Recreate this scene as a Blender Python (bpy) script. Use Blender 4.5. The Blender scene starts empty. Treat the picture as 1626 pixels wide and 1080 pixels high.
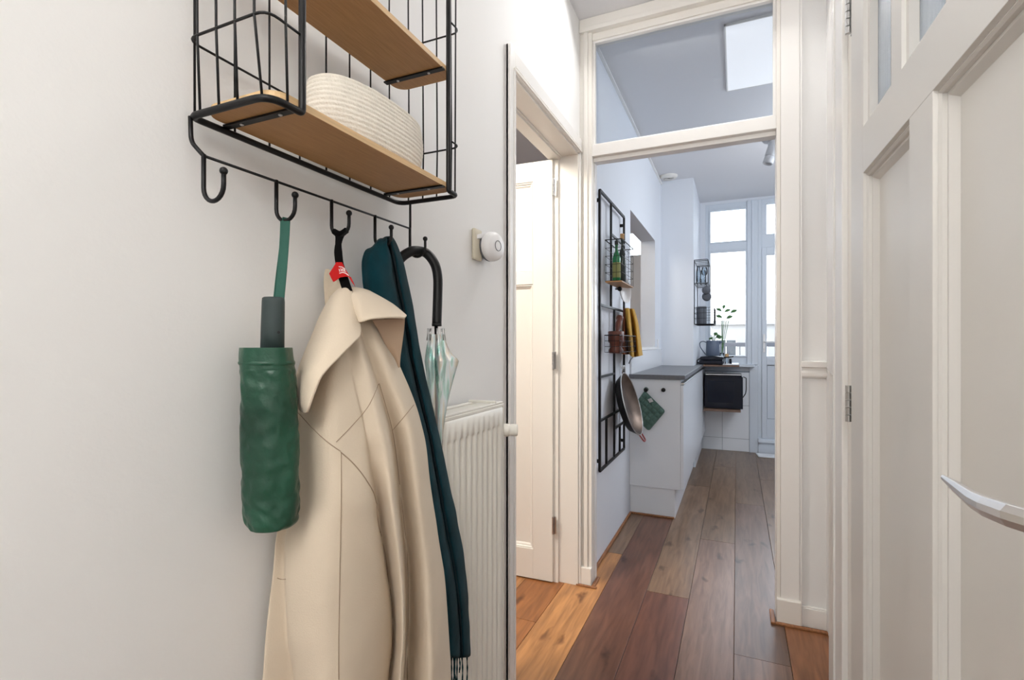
import bpy, math, random
from math import sin, cos, tan, atan, pi, radians, sqrt
from mathutils import Vector, Matrix, noise
from mathutils.bvhtree import BVHTree
random.seed(7)
SC = bpy.context.scene
# ------------------------------------------------------------ camera, world, light, exposure
F_PX = 804.0; CX = 813.0; HZ = 546.0; CAM_H = 1.15
T = atan(357.0 / F_PX)                       # camera turned left of the hall axis (+Y)
FW = Vector((-sin(T), cos(T), 0)); RT = Vector((cos(T), sin(T), 0))
cd = bpy.data.cameras.new('camera'); cam = bpy.data.objects.new('camera', cd)
SC.collection.objects.link(cam)
cam.location = (0, 0, CAM_H); cam.rotation_euler = (pi / 2, 0, T)
cd.sensor_width = 36; cd.lens = 36 * F_PX / 1626; cd.shift_y = 6 / 1626
cd.clip_start = 0.02; cd.clip_end = 300
SC.camera = cam
SC.view_settings.view_transform = 'Standard'; SC.view_settings.look = 'None'
SC.view_settings.gamma = 1; SC.view_settings.use_curve_mapping = False
SC.view_settings.exposure = 0.82
SC.cycles.use_denoising = True
SC.cycles.max_bounces = 14; SC.cycles.diffuse_bounces = 8; SC.cycles.transparent_max_bounces = 16
SC.cycles.sample_clamp_indirect = 6
w = bpy.data.worlds.new('overcast_sky'); SC.world = w; w.use_nodes = True
wn = w.node_tree.nodes; wl = w.node_tree.links
bg = wn['Background']; tc = wn.new('ShaderNodeTexCoord'); sp = wn.new('ShaderNodeSeparateXYZ')
rp = wn.new('ShaderNodeValToRGB')
rp.color_ramp.elements[0].position = 0.45; rp.color_ramp.elements[0].color = (0.55, 0.56, 0.58, 1)
rp.color_ramp.elements[1].position = 0.55; rp.color_ramp.elements[1].color = (0.86, 0.93, 1.0, 1)
mr = wn.new('ShaderNodeMapRange'); mr.inputs['From Min'].default_value = -1
wl.new(tc.outputs['Generated'], sp.inputs[0]); wl.new(sp.outputs['Z'], mr.inputs['Value'])
wl.new(mr.outputs[0], rp.inputs[0]); wl.new(rp.outputs[0], bg.inputs['Color'])
bg.inputs['Strength'].default_value = 3.2

def point_fill(name, loc, r, power, col):
    l = bpy.data.lights.new(name, 'POINT'); l.shadow_soft_size = r; l.energy = power; l.color = col
    o = bpy.data.objects.new(name, l); SC.collection.objects.link(o); o.location = loc
def area(name, loc, aim, sx, sy, power, col):
    l = bpy.data.lights.new(name, 'AREA'); l.shape = 'RECTANGLE'; l.size = sx; l.size_y = sy
    l.energy = power; l.color = col
    o = bpy.data.objects.new(name, l); SC.collection.objects.link(o); o.location = loc
    o.rotation_euler = (Vector(aim) - Vector(loc)).to_track_quat('-Z', 'Y').to_euler()
    return o
point_fill('hall_fill', (-0.12, -0.85, 2.15), 0.28, 22, (1.0, 0.975, 0.93))  # added fill behind the camera, no fitting known there
area('hall_fill_over_doorway', (-0.2, 2.17, 2.645), (-0.26, 0.2, 0.3), 0.6, 0.1, 4.3, (1.0, 0.98, 0.96))  # unseen light added to brighten the hall from its far end
area('side_room_fill', (-1.6, 0.9, 2.5), (-1.0, 2.3, 0.9), 0.8, 0.8, 34, (1.0, 0.92, 0.80))  # added fill standing in for daylight in the side room
point_fill('kitchen_fill', (1.0, 4.0, 2.1), 0.25, 22, (0.90, 0.95, 1.0))  # added out-of-view fill that lifts the kitchen brightness
area('utility_room_fill', (1.3, 1.6, 2.5), (1.0, 1.4, 0), 0.6, 0.6, 1.5, (0.75, 0.86, 1.0))  # added dim blue fill behind the fluted glass

# ------------------------------------------------------------ pixel -> point helpers (authoring only)
def slope(px): return tan(atan((px - CX) / F_PX) - T)
def W(px, py, x):
    """point on the vertical plane x = const seen at (px,py)"""
    y = x / slope(px); d = -sin(T) * x + cos(T) * y
    return Vector((x, y, CAM_H + (HZ - py) / F_PX * d))
def YP(px, py, y):
    x = slope(px) * y; d = -sin(T) * x + cos(T) * y
    return Vector((x, y, CAM_H + (HZ - py) / F_PX * d))
def DP(px, py, d):
    p = (FW + RT * ((px - CX) / F_PX)) * d
    return Vector((p.x, p.y, CAM_H + (HZ - py) / F_PX * d))

# ------------------------------------------------------------ materials
MATS = {}
def mat(name, col, rough=0.5, metal=0.0, bump=None, var=None, spec=0.5, sheen=0, trans=0, coat=0, emit=None, stretch=(1, 1, 1), alpha=1, ior=1.45):
    m = bpy.data.materials.new(name); m.use_nodes = True; MATS[name] = m
    n = m.node_tree.nodes; l = m.node_tree.links; b = n['Principled BSDF']
    b.inputs['Base Color'].default_value = (*col, 1); b.inputs['Roughness'].default_value = rough
    b.inputs['Metallic'].default_value = metal; b.inputs['Specular IOR Level'].default_value = spec
    b.inputs['Sheen Weight'].default_value = sheen; b.inputs['Transmission Weight'].default_value = trans
    b.inputs['Coat Weight'].default_value = coat; b.inputs['Alpha'].default_value = alpha; b.inputs['IOR'].default_value = ior
    if emit: b.inputs['Emission Color'].default_value = (*emit[0], 1); b.inputs['Emission Strength'].default_value = emit[1]
    if bump or var:
        t = n.new('ShaderNodeTexCoord'); mp = n.new('ShaderNodeMapping'); mp.inputs['Scale'].default_value = stretch
        l.new(t.outputs['Object'], mp.inputs[0])
    if bump:
        nz = n.new('ShaderNodeTexNoise'); nz.inputs['Scale'].default_value = bump[0]; nz.inputs['Detail'].default_value = 4
        l.new(mp.outputs[0], nz.inputs['Vector'])
        bp = n.new('ShaderNodeBump'); bp.inputs['Strength'].default_value = bump[1]; bp.inputs['Distance'].default_value = bump[2]
        l.new(nz.outputs[0], bp.inputs['Height']); l.new(bp.outputs[0], b.inputs['Normal'])
    if var:
        nz = n.new('ShaderNodeTexNoise'); nz.inputs['Scale'].default_value = var[0]; nz.inputs['Detail'].default_value = 5
        l.new(mp.outputs[0], nz.inputs['Vector'])
        r = n.new('ShaderNodeValToRGB'); r.color_ramp.elements[0].position = 0.3; r.color_ramp.elements[1].position = 0.7
        r.color_ramp.elements[0].color = (*[c * (1 - var[1]) for c in col], 1)
        r.color_ramp.elements[1].color = (*[min(1, c * (1 + var[1])) for c in col], 1)
        l.new(nz.outputs[0], r.inputs[0]); l.new(r.outputs[0], b.inputs['Base Color'])
    return m
wall_m = mat('wall_paint', (0.80, 0.80, 0.795), 0.75, bump=(160, 0.12, 0.002), var=(1.5, 0.012))
kwall_m = mat('cool_lit_white_paint', (0.74, 0.77, 0.82), 0.7, bump=(120, 0.1, 0.002), var=(1.5, 0.012))  # white paint with bluish window light put into its colour
ceil_m = mat('ceiling_paint', (0.72, 0.72, 0.74), 0.8, bump=(90, 0.08, 0.002))
trim_m = mat('cream_gloss_paint', (0.80, 0.775, 0.73), 0.28)
trimw_m = mat('white_gloss_paint', (0.83, 0.82, 0.80), 0.25)
leaf_m = mat('door_paint', (0.68, 0.665, 0.635), 0.36)
black_m = mat('black_metal', (0.006, 0.006, 0.007), 0.42, 0, spec=0.35)
wire_m = mat('black_wire', (0.008, 0.008, 0.009), 0.45, 0, spec=0.35)
steel_m = mat('brushed_steel', (0.55, 0.55, 0.55), 0.3, 1.0)
alu_m = mat('satin_aluminium', (0.75, 0.75, 0.76), 0.32, 0.9)
rad_m = mat('radiator_enamel', (0.80, 0.78, 0.72), 0.3)
plast_m = mat('white_plastic', (0.82, 0.82, 0.83), 0.35)
beige_m = mat('aged_plastic', (0.62, 0.57, 0.46), 0.5)
greyring_m = mat('grey_plastic', (0.12, 0.13, 0.15), 0.4)
wool_m = mat('cream_wool', (0.66, 0.565, 0.445), 0.9, bump=(420, 0.35, 0.0012), var=(9, 0.04), sheen=0.08, spec=0.2)
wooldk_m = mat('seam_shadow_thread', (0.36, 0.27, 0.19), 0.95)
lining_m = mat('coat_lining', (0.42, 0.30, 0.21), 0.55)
green_m = mat('green_nylon', (0.012, 0.062, 0.036), 0.34, bump=(34, 0.6, 0.006), var=(9, 0.4))
gstrap_m = mat('green_webbing', (0.014, 0.085, 0.062), 0.7, bump=(300, 0.3, 0.001))
ghandle_m = mat('grey_rubber_handle', (0.04, 0.056, 0.056), 0.5, spec=.3)
scarf_m = mat('teal_wool', (0.003, 0.028, 0.038), 0.9, bump=(260, 0.4, 0.002), var=(14, 0.4), sheen=0.04, spec=0.1)
red_m = mat('red_label', (0.50, 0.008, 0.008), 0.6, spec=0.2)
white_m = mat('white_print', (0.85, 0.8, 0.8), 0.6)
blackcloth_m = mat('black_webbing', (0.004, 0.004, 0.0045), 0.9, spec=0.1)
rope_m = mat('cotton_rope', (0.80, 0.755, 0.67), 0.9, bump=(330, 0.6, 0.003), var=(60, 0.05))
counter_m = mat('grey_worktop', (0.13, 0.135, 0.15), 0.35, var=(60, 0.1))
cab_m = mat('white_cabinet_front', (0.74, 0.77, 0.81), 0.3)
tile_m = mat('white_glazed_tile', (0.78, 0.80, 0.83), 0.15)
grout_m = mat('grey_grout', (0.22, 0.24, 0.27), 0.9)
upvc_m = mat('white_window_frame', (0.66, 0.71, 0.77), 0.35)
dark_m = mat('dark_enamel', (0.004, 0.006, 0.014), 0.3, spec=.35)
darkgl_m = mat('dark_oven_glass', (0.004, 0.008, 0.018), 0.12, spec=.35)
kettle_m = mat('slate_blue_kettle', (0.10, 0.13, 0.19), 0.4)
pan_m = mat('seasoned_steel', (0.12, 0.085, 0.065), 0.38, 0.6, var=(9, 0.6))
pano_m = mat('blackened_pan_outside', (0.010, 0.010, 0.011), 0.5, 0.4)
redh_m = mat('red_handle_coating', (0.28, 0.05, 0.05), 0.45)
quilt_m = mat('sage_quilted_cotton', (0.085, 0.155, 0.13), 0.9, bump=(200, 0.4, 0.002), var=(60, 0.2))
yellow_m = mat('mustard_cotton', (0.52, 0.30, 0.05), 0.9, bump=(180, 0.3, 0.002), var=(18, 0.15))
rust_m = mat('rust_cotton', (0.16, 0.045, 0.018), 0.9, bump=(180, 0.3, 0.002), var=(18, 0.2))
dwood_m = mat('dark_red_wood', (0.10, 0.028, 0.016), 0.35, var=(20, 0.35), stretch=(1, 1, 0.2))
leafg_m = mat('green_leaf', (0.10, 0.22, 0.08), 0.5, var=(30, 0.3))
bottleg_m = mat('green_glass_bottle', (0.02, 0.20, 0.07), 0.08, coat=0.3)
bottled_m = mat('dark_glass_bottle', (0.012, 0.025, 0.016), 0.08, coat=0.3)
labelp_m = mat('olive_paper_label', (0.24, 0.25, 0.09), 0.7)
cork_m = mat('cork', (0.48, 0.30, 0.15), 0.9, var=(90, 0.3))
mat_m = mat('white_bath_mat', (0.82, 0.83, 0.85), 0.95, bump=(150, 0.5, 0.004))
bld_m = mat('pale_stucco', (0.36, 0.35, 0.34), 0.9, var=(0.4, 0.1))
bwin_m = mat('facade_window_glass', (0.05, 0.06, 0.07), 0.3)
rail_m = mat('grey_railing_paint', (0.10, 0.10, 0.11), 0.5)
dgrey_m = mat('graphite_felt', (0.10, 0.11, 0.13), 0.8)
frost_m = mat('fluted_glass', (0.42, 0.50, 0.60), 0.25, trans=0.6, ior=1.2, spec=0.2)
panel_m = mat('backlit_diffuser', (0.8, 0.8, 0.8), 0.5, emit=((0.93, 0.95, 1.0), 0.32))
spot_m = mat('spot_grey_white', (0.50, 0.51, 0.53), 0.35)
skirt_m = mat('oak_beading', (0.30, 0.13, 0.055), 0.45, var=(30, 0.3), stretch=(4, 0.6, 4))

def shelf_wood():
    m = mat('shelf_wood', (0.42, 0.22, 0.085), 0.5); n = m.node_tree.nodes; l = m.node_tree.links
    t = n.new('ShaderNodeTexCoord'); mp = n.new('ShaderNodeMapping'); mp.inputs['Scale'].default_value = (26, 1.6, 26)
    nz = n.new('ShaderNodeTexNoise'); nz.inputs['Scale'].default_value = 12; nz.inputs['Detail'].default_value = 6
    r = n.new('ShaderNodeValToRGB'); r.color_ramp.elements[0].position = 0.3; r.color_ramp.elements[1].position = 0.75
    r.color_ramp.elements[0].color = (0.37, 0.19, 0.070, 1); r.color_ramp.elements[1].color = (0.46, 0.25, 0.098, 1)
    l.new(t.outputs['Object'], mp.inputs[0]); l.new(mp.outputs[0], nz.inputs[0]); l.new(nz.outputs[0], r.inputs[0])
    l.new(r.outputs[0], n['Principled BSDF'].inputs['Base Color']); return m
shelfw_m = shelf_wood()
dshelf_m = mat('walnut_board', (0.17, 0.10, 0.07), 0.5, var=(40, 0.25), stretch=(.3, 1, 4))
shelfe_m = mat('shelf_edge_wood', (0.62, 0.42, 0.22), 0.5, var=(40, 0.12), stretch=(1, 0.3, 8))

def plank_wood():
    m = mat('oak_floor_board', (0.3, 0.16, 0.09), 0.33); n = m.node_tree.nodes; l = m.node_tree.links; b = n['Principled BSDF']
    t = n.new('ShaderNodeTexCoord'); oi = n.new('ShaderNodeObjectInfo')
    ad = n.new('ShaderNodeVectorMath'); ad.operation = 'ADD'
    sc = n.new('ShaderNodeVectorMath'); sc.operation = 'SCALE'; sc.inputs[0].default_value = (13, 7, 3)
    l.new(oi.outputs['Random'], sc.inputs['Scale']); l.new(t.outputs['Object'], ad.inputs[0]); l.new(sc.outputs[0], ad.inputs[1])
    mp = n.new('ShaderNodeMapping'); mp.inputs['Scale'].default_value = (9, 0.8, 1)
    l.new(ad.outputs[0], mp.inputs[0])
    nz = n.new('ShaderNodeTexNoise'); nz.inputs['Scale'].default_value = 5; nz.inputs['Detail'].default_value = 8; nz.inputs['Distortion'].default_value = 0.6
    l.new(mp.outputs[0], nz.inputs[0])
    r = n.new('ShaderNodeValToRGB'); r.color_ramp.elements[0].position = 0.28; r.color_ramp.elements[1].position = 0.72
    r.color_ramp.elements[0].color = (0.60, 0.56, 0.54, 1); r.color_ramp.elements[1].color = (1.2, 1.2, 1.18, 1)
    l.new(nz.outputs[0], r.inputs[0])
    mx = n.new('ShaderNodeMix'); mx.data_type = 'RGBA'; mx.blend_type = 'MULTIPLY'; mx.inputs['Factor'].default_value = 1
    l.new(oi.outputs['Color'], mx.inputs['A']); l.new(r.outputs[0], mx.inputs['B'])
    # knots
    mp2 = n.new('ShaderNodeMapping'); mp2.inputs['Scale'].default_value = (7, 3.2, 1); l.new(ad.outputs[0], mp2.inputs[0])
    nd = n.new('ShaderNodeTexNoise'); nd.inputs['Scale'].default_value = 3; l.new(mp2.outputs[0], nd.inputs[0])
    mxv = n.new('ShaderNodeMix'); mxv.data_type = 'RGBA'; mxv.blend_type = 'LINEAR_LIGHT'; mxv.inputs['Factor'].default_value = 0.3
    l.new(mp2.outputs[0], mxv.inputs['A']); l.new(nd.outputs['Color'], mxv.inputs['B'])
    vo = n.new('ShaderNodeTexVoronoi'); vo.voronoi_dimensions = '2D'; vo.inputs['Scale'].default_value = 0.6; l.new(mxv.outputs['Result'], vo.inputs[0])
    r2 = n.new('ShaderNodeValToRGB'); r2.color_ramp.elements[0].position = 0.02; r2.color_ramp.elements[1].position = 0.10
    r2.color_ramp.elements[0].color = (0.30, 0.22, 0.18, 1); r2.color_ramp.elements[1].color = (1, 1, 1, 1)
    l.new(vo.outputs['Distance'], r2.inputs[0])
    mx2 = n.new('ShaderNodeMix'); mx2.data_type = 'RGBA'; mx2.blend_type = 'MULTIPLY'; mx2.inputs['Factor'].default_value = 0.85
    l.new(mx.outputs['Result'], mx2.inputs['A']); l.new(r2.outputs[0], mx2.inputs['B'])
    l.new(mx2.outputs['Result'], b.inputs['Base Color'])
    bp = n.new('ShaderNodeBump'); bp.inputs['Strength'].default_value = 0.12; bp.inputs['Distance'].default_value = 0.002
    l.new(nz.outputs[0], bp.inputs['Height']); l.new(bp.outputs[0], b.inputs['Normal'])
    b.inputs['Roughness'].default_value = 0.31; b.inputs['Specular IOR Level'].default_value = 0.6
    return m
plank_m = plank_wood()

def thin_glass(name, tint, gloss=0.12):
    m = bpy.data.materials.new(name); m.use_nodes = True; n = m.node_tree.nodes; l = m.node_tree.links
    n.remove(n['Principled BSDF']); out = n['Material Output']
    tr = n.new('ShaderNodeBsdfTransparent'); tr.inputs[0].default_value = (*tint, 1)
    gl = n.new('ShaderNodeBsdfGlossy'); gl.inputs['Roughness'].default_value = 0.02
    fr = n.new('ShaderNodeFresnel'); fr.inputs[0].default_value = 1.5
    mx = n.new('ShaderNodeMixShader'); l.new(fr.outputs[0], mx.inputs[0]); l.new(tr.outputs[0], mx.inputs[1]); l.new(gl.outputs[0], mx.inputs[2])
    l.new(mx.outputs[0], out.inputs[0]); return m
pane_m = thin_glass('window_pane_glass', (0.97, 0.985, 1.0))
transom_m = thin_glass('transom_pane_glass', (0.92, 0.94, 0.96))
tumbler_m = thin_glass('clear_tumbler_glass', (0.88, 0.92, 0.95))
def iridescent():
    m = bpy.data.materials.new('iridescent_clear_film'); m.use_nodes = True; n = m.node_tree.nodes; l = m.node_tree.links
    b = n['Principled BSDF']; out = n['Material Output']
    tr = n.new('ShaderNodeBsdfTransparent'); tr.inputs[0].default_value = (0.92, 0.96, 0.97, 1)
    lw = n.new('ShaderNodeTexCoord'); nz = n.new('ShaderNodeTexNoise'); mp = n.new('ShaderNodeMapping'); mp.inputs['Scale'].default_value = (75, 75, 5)
    l.new(lw.outputs['Object'], mp.inputs[0]); l.new(mp.outputs[0], nz.inputs[0]); nz.inputs['Scale'].default_value = 1.2; nz.inputs['Detail'].default_value = 2
    r = n.new('ShaderNodeValToRGB'); cr = r.color_ramp
    cr.elements[0].position = 0.36; cr.elements[0].color = (0.04, 0.34, 0.30, 1)
    cr.elements[1].position = 0.72; cr.elements[1].color = (0.78, 0.70, 0.82, 1)
    for p, c in ((0.44, (0.45, 0.75, 0.62, 1)), (0.49, (0.78, 0.86, 0.90, 1)), (0.62, (0.82, 0.66, 0.50, 1))):
        e = cr.elements.new(p); e.color = c
    l.new(nz.outputs[0], r.inputs[0]); l.new(r.outputs[0], b.inputs['Base Color'])
    b.inputs['Roughness'].default_value = 0.15; b.inputs['Metallic'].default_value = 0.25
    mx = n.new('ShaderNodeMixShader'); mx.inputs[0].default_value = 0.48
    l.new(tr.outputs[0], mx.inputs[1]); l.new(b.outputs[0], mx.inputs[2]); l.new(mx.outputs[0], out.inputs[0]); return m
irid_m = iridescent()

# ------------------------------------------------------------ mesh helpers
class MB:
    def __init__(s): s.v = []; s.f = []
    def add(s, vs, fs):
        k = len(s.v); s.v += [Vector(p) for p in vs]; s.f += [tuple(i + k for i in f) for f in fs]; return s
    def box(s, x0, x1, y0, y1, z0, z1, xf=None):
        vs = [(x, y, z) for z in (z0, z1) for y in (y0, y1) for x in (x0, x1)]
        if xf: vs = [xf(*p) for p in vs]
        return s.add(vs, [(0, 2, 3, 1), (4, 5, 7, 6), (0, 1, 5, 4), (2, 6, 7, 3), (0, 4, 6, 2), (1, 3, 7, 5)])
    def prism(s, poly, vec):
        n = len(poly); v = Vector(vec); vs = [Vector(p) for p in poly] + [Vector(p) + v for p in poly]
        return s.add(vs, [tuple(range(n))[::-1], tuple(range(n, 2 * n))] + [(i, (i + 1) % n, n + (i + 1) % n, n + i) for i in range(n)])
    def grid(s, rows, cu=False, cap=False):
        m = len(rows[0]); vs = [p for r in rows for p in r]; fs = []
        for i in range(len(rows) - 1):
            for j in range(m if cu else m - 1):
                fs.append((i * m + j, i * m + (j + 1) % m, (i + 1) * m + (j + 1) % m, (i + 1) * m + j))
        if cap: fs += [tuple(range(m))[::-1], tuple(range((len(rows) - 1) * m, len(rows) * m))]
        return s.add(vs, fs)
    def tube(s, pts, r, seg=8, closed=False):
        pts = [Vector(p) for p in pts]; n = len(pts)
        rs = r if isinstance(r, (list, tuple)) else [r] * n
        tang = []
        for i in range(n):
            a = pts[(i - 1) % n] if (closed or i > 0) else pts[i]; b = pts[(i + 1) % n] if (closed or i < n - 1) else pts[i]
            tang.append((b - a).normalized())
        u = tang[0].orthogonal().normalized(); rows = []
        for i in range(n):
            u = (u - tang[i] * u.dot(tang[i])); u = u.normalized() if u.length > 1e-6 else tang[i].orthogonal().normalized()
            vv = tang[i].cross(u)
            rows.append([pts[i] + (u * cos(2 * pi * k / seg) + vv * sin(2 * pi * k / seg)) * rs[i] for k in range(seg)])
        if closed: rows.append(rows[0])
        return s.grid(rows, True, not closed)
    def lathe(s, prof, c, axis=(0, 0, 1), seg=24, cap=True):
        a = Vector(axis).normalized(); u = a.orthogonal().normalized(); v = a.cross(u); c = Vector(c)
        rows = [[c + a * h + (u * cos(2 * pi * k / seg) + v * sin(2 * pi * k / seg)) * r for k in range(seg)] for r, h in prof]
        return s.grid(rows, True, cap)
    def ball(s, c, r, seg=12):
        return s.lathe([(max(1e-4, r * sin(pi * i / 8)), -r * cos(pi * i / 8)) for i in range(9)], c, seg=seg)

def rpath(pts, r, n=5):
    pts = [Vector(p) for p in pts]; out = [pts[0]]
    for i in range(1, len(pts) - 1):
        a, b, c = pts[i - 1], pts[i], pts[i + 1]; ra = min(r, (a - b).length * .49, (c - b).length * .49)
        p0 = b + (a - b).normalized() * ra; p1 = b + (c - b).normalized() * ra
        for k in range(n + 1):
            t = k / n; out.append(p0 * (1 - t) ** 2 + b * 2 * t * (1 - t) + p1 * t * t)
    out.append(pts[-1]); return out
def cr(ps, n, closed=False):
    """Catmull-Rom resample of a list of vectors/tuples"""
    ps = [Vector(p) for p in ps]; N = len(ps); out = []
    for i in range(N if closed else N - 1):
        if closed: p0, p1, p2, p3 = ps[(i - 1) % N], ps[i], ps[(i + 1) % N], ps[(i + 2) % N]
        else: p0, p1, p2, p3 = ps[max(i - 1, 0)], ps[i], ps[i + 1], ps[min(i + 2, N - 1)]
        for k in range(n):
            t = k / n
            out.append(0.5 * ((2 * p1) + (p2 - p0) * t + (2 * p0 - 5 * p1 + 4 * p2 - p3) * t * t + (3 * p1 - p0 - 3 * p2 + p3) * t ** 3))
    if not closed: out.append(ps[-1])
    return out

COL = SC.collection; WL = {}
def obj(name, mb, m, parent=None, smooth=False, bevel=0, solid=0, subsurf=0, label=None, cat=None, group=None, kind=None, origin=None):
    me = bpy.data.meshes.new(name)
    base = WL[parent.name] if parent else Vector((0, 0, 0))
    if not parent:
        if kind == 'structure': o0 = Vector((0, 0, 0))
        elif origin is not None: o0 = Vector(origin)
        else:
            xs = [p.x for p in mb.v]; ys = [p.y for p in mb.v]; zs = [p.z for p in mb.v]
            o0 = Vector(((min(xs) + max(xs)) / 2, (min(ys) + max(ys)) / 2, min(zs)))
    else: o0 = base
    me.from_pydata([p - o0 for p in mb.v], [], mb.f); me.validate(); me.update()
    me.materials.append(m)
    if smooth:
        me.polygons.foreach_set('use_smooth', [True] * len(me.polygons))
    o = bpy.data.objects.new(name, me); COL.objects.link(o)
    if parent: o.parent = parent
    else: o.location = o0
    WL[o.name] = o0
    if solid:
        q = o.modifiers.new('s', 'SOLIDIFY'); q.thickness = solid; q.offset = 0
    if bevel:
        q = o.modifiers.new('b', 'BEVEL'); q.width = bevel; q.segments = 2; q.limit_method = 'ANGLE'; q.angle_limit = radians(40)
    if subsurf:
        q = o.modifiers.new('ss', 'SUBSURF'); q.levels = q.render_levels = subsurf
    if smooth and not subsurf:
        pass
    if label: o['label'] = label
    if cat: o['category'] = cat
    if group: o['group'] = group
    if kind: o['kind'] = kind
    return o
def thing(name, label, cat, loc, group=None):
    o = bpy.data.objects.new(name, None); COL.objects.link(o); o.empty_display_size = 0.05
    o.location = loc; WL[o.name] = Vector(loc); o['label'] = label; o['category'] = cat
    if group: o['group'] = group
    return o
def struct(name, mb, m, label, cat, bevel=0, smooth=False, parent=None):
    if parent: return obj(name, mb, m, parent, smooth, bevel)
    return obj(name, mb, m, None, smooth, bevel, label=label, cat=cat, kind='structure')
def B(*a): return MB().box(*a)

# ================================================================= STRUCTURE
XL = -0.69; XK = -0.665; CE = 2.70; YF = 2.37
# floor: slab and individual boards
floor = struct('floor', B(-3.5, 1.75, -1.9, 6.1, -0.12, -0.018), skirt_m, 'wide-board oak floor running from the hall into the kitchen', 'floor')
brown = (0.185, 0.083, 0.052); gold = (0.42, 0.20, 0.075); grey = (0.30, 0.205, 0.15); orange = (0.32, 0.125, 0.04)
for k in range(-15, 10):
    x0 = -0.01 + 0.187 * k; x1 = x0 + 0.187
    if x0 > 1.6 or x1 < -2.9: continue
    y = -1.9 + (k * 0.77) % 1.9 - 1.9
    while y < 5.95:
        L = 1.95; a, b_ = max(y, -1.9), min(y + L, 5.94); y += L
        if b_ - a < 0.05: continue
        p = obj('floor_plank', B(x0 + .0009, x1 - .0009, a + .0009, b_ - .0009, -0.016, 0.0), plank_m, floor, bevel=0.0008)
        q = random.Random(k * 31 + int(a * 7)).uniform(0.82, 1.18)
        if x1 < -0.56: c = orange if k % 2 else gold  # side room's warm light put into the left boards' colour
        elif k == -3: c = brown
        elif k == -2: c = (brown[0] * .95, brown[1] * .9, brown[2] * .95)
        elif k == 1 and a < 2: c = (0.27, 0.115, 0.05)
        elif k >= 1: c = (0.21, 0.12, 0.075)
        else: c = (0.20, 0.118, 0.083)
        if b_ > 4.3: c = (0.21, 0.13, 0.08)
        p.color = (c[0] * q, c[1] * q, c[2] * q, 1)
struct('ceiling', B(-3.5, 1.75, -1.9, 6.1, CE, CE + .1), ceil_m, 'flat pale ceiling over hall and kitchen', 'ceiling')
# left wall of the hall (with the side doorway) and of the kitchen (with the serving hatch)
OY0, OY1, OZ = 1.559, 2.335, 2.06
m_ = MB(); m_.box(-.81, XL, -1.9, OY0, 0, CE); m_.box(-.81, XL, OY0, OY1, OZ, CE); m_.box(-.81, XL, OY1, 2.42, 0, CE)
struct('wall_left', m_, wall_m, 'off-white hall wall on the left carrying the wire coat rack', 'wall')
m_ = MB(); HY0, HY1, HZ0, HZ1 = 3.49, 4.63, 1.11, 2.067
m_.box(-.79, XK, 2.42, HY0, 0, CE); m_.box(-.79, XK, HY0, HY1, 0, HZ0); m_.box(-.79, XK, HY0, HY1, HZ1, CE); m_.box(-.79, XK, HY1, 6.0, 0, CE)
struct('wall_left_kitchen', m_, kwall_m, 'white kitchen wall, tinted for bluish window light, with an open serving hatch behind the black grid', 'wall')
struct('wall_pier', B(XK, -.37, 5.0, 5.94, 0, CE), kwall_m, 'projecting kitchen wall pier between hatch and window', 'wall')
m_ = MB(); m_.box(.33, .43, 1.46, YF + .07, 0, CE); m_.box(.29, .43, -1.9, .46, 0, CE); m_.box(.29, .43, .46, 1.46, 2.07, CE)
struct('wall_right', m_, wall_m, 'white hall wall on the right around the panelled door', 'wall')
struct('wall_back', B(-.81, .43, -1.95, -1.85, 0, CE), wall_m, 'white wall at the near end of the hall behind the viewer', 'wall')
# side room shell
m_ = MB(); m_.box(-3.5, -3.4, -1.9, 6.0, 0, CE); m_.box(-3.4, -.81, -1.9, -1.8, 0, CE)
m_.box(-3.4, -.81, 5.94, 6.04, 0, 2.16); m_.box(-3.4, -1.95, 5.94, 6.04, 2.16, 2.46); m_.box(-.995, -.79, 5.94, 6.04, 2.16, 2.46); m_.box(-3.4, -.79, 5.94, 6.04, 2.46, CE)
struct('wall_side_room', m_, kwall_m, 'walls of the neighbouring room seen through doorway and hatch', 'wall')
wn_ = struct('window_2', MB().box(-1.95, -1.91, 5.96, 6.0, 2.16, 2.46).box(-1.01, -.995, 5.96, 6.0, 2.16, 2.46).box(-1.91, -1.01, 5.96, 6.0, 2.16, 2.18).box(-1.91, -1.01, 5.96, 6.0, 2.44, 2.46), upvc_m, 'high narrow window of the neighbouring room glimpsed through the hatch', 'window')
struct('pane', B(-1.91, -1.01, 5.975, 5.98, 2.18, 2.44), pane_m, '', '', parent=wn_)
# right utility room and kitchen right side
m_ = MB(); m_.box(1.65, 1.75, -1.9, 2.44, 0, CE); m_.box(.43, 1.65, 0.0, .1, 0, CE)
struct('wall_utility_room', m_, kwall_m, 'walls of the room behind the fluted glass of the right door', 'wall')
struct('wall_kitchen_right', B(1.65, 1.75, 2.44, 6.0, 0, CE), kwall_m, 'white right-hand kitchen wall hidden beyond the doorway', 'wall')
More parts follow.
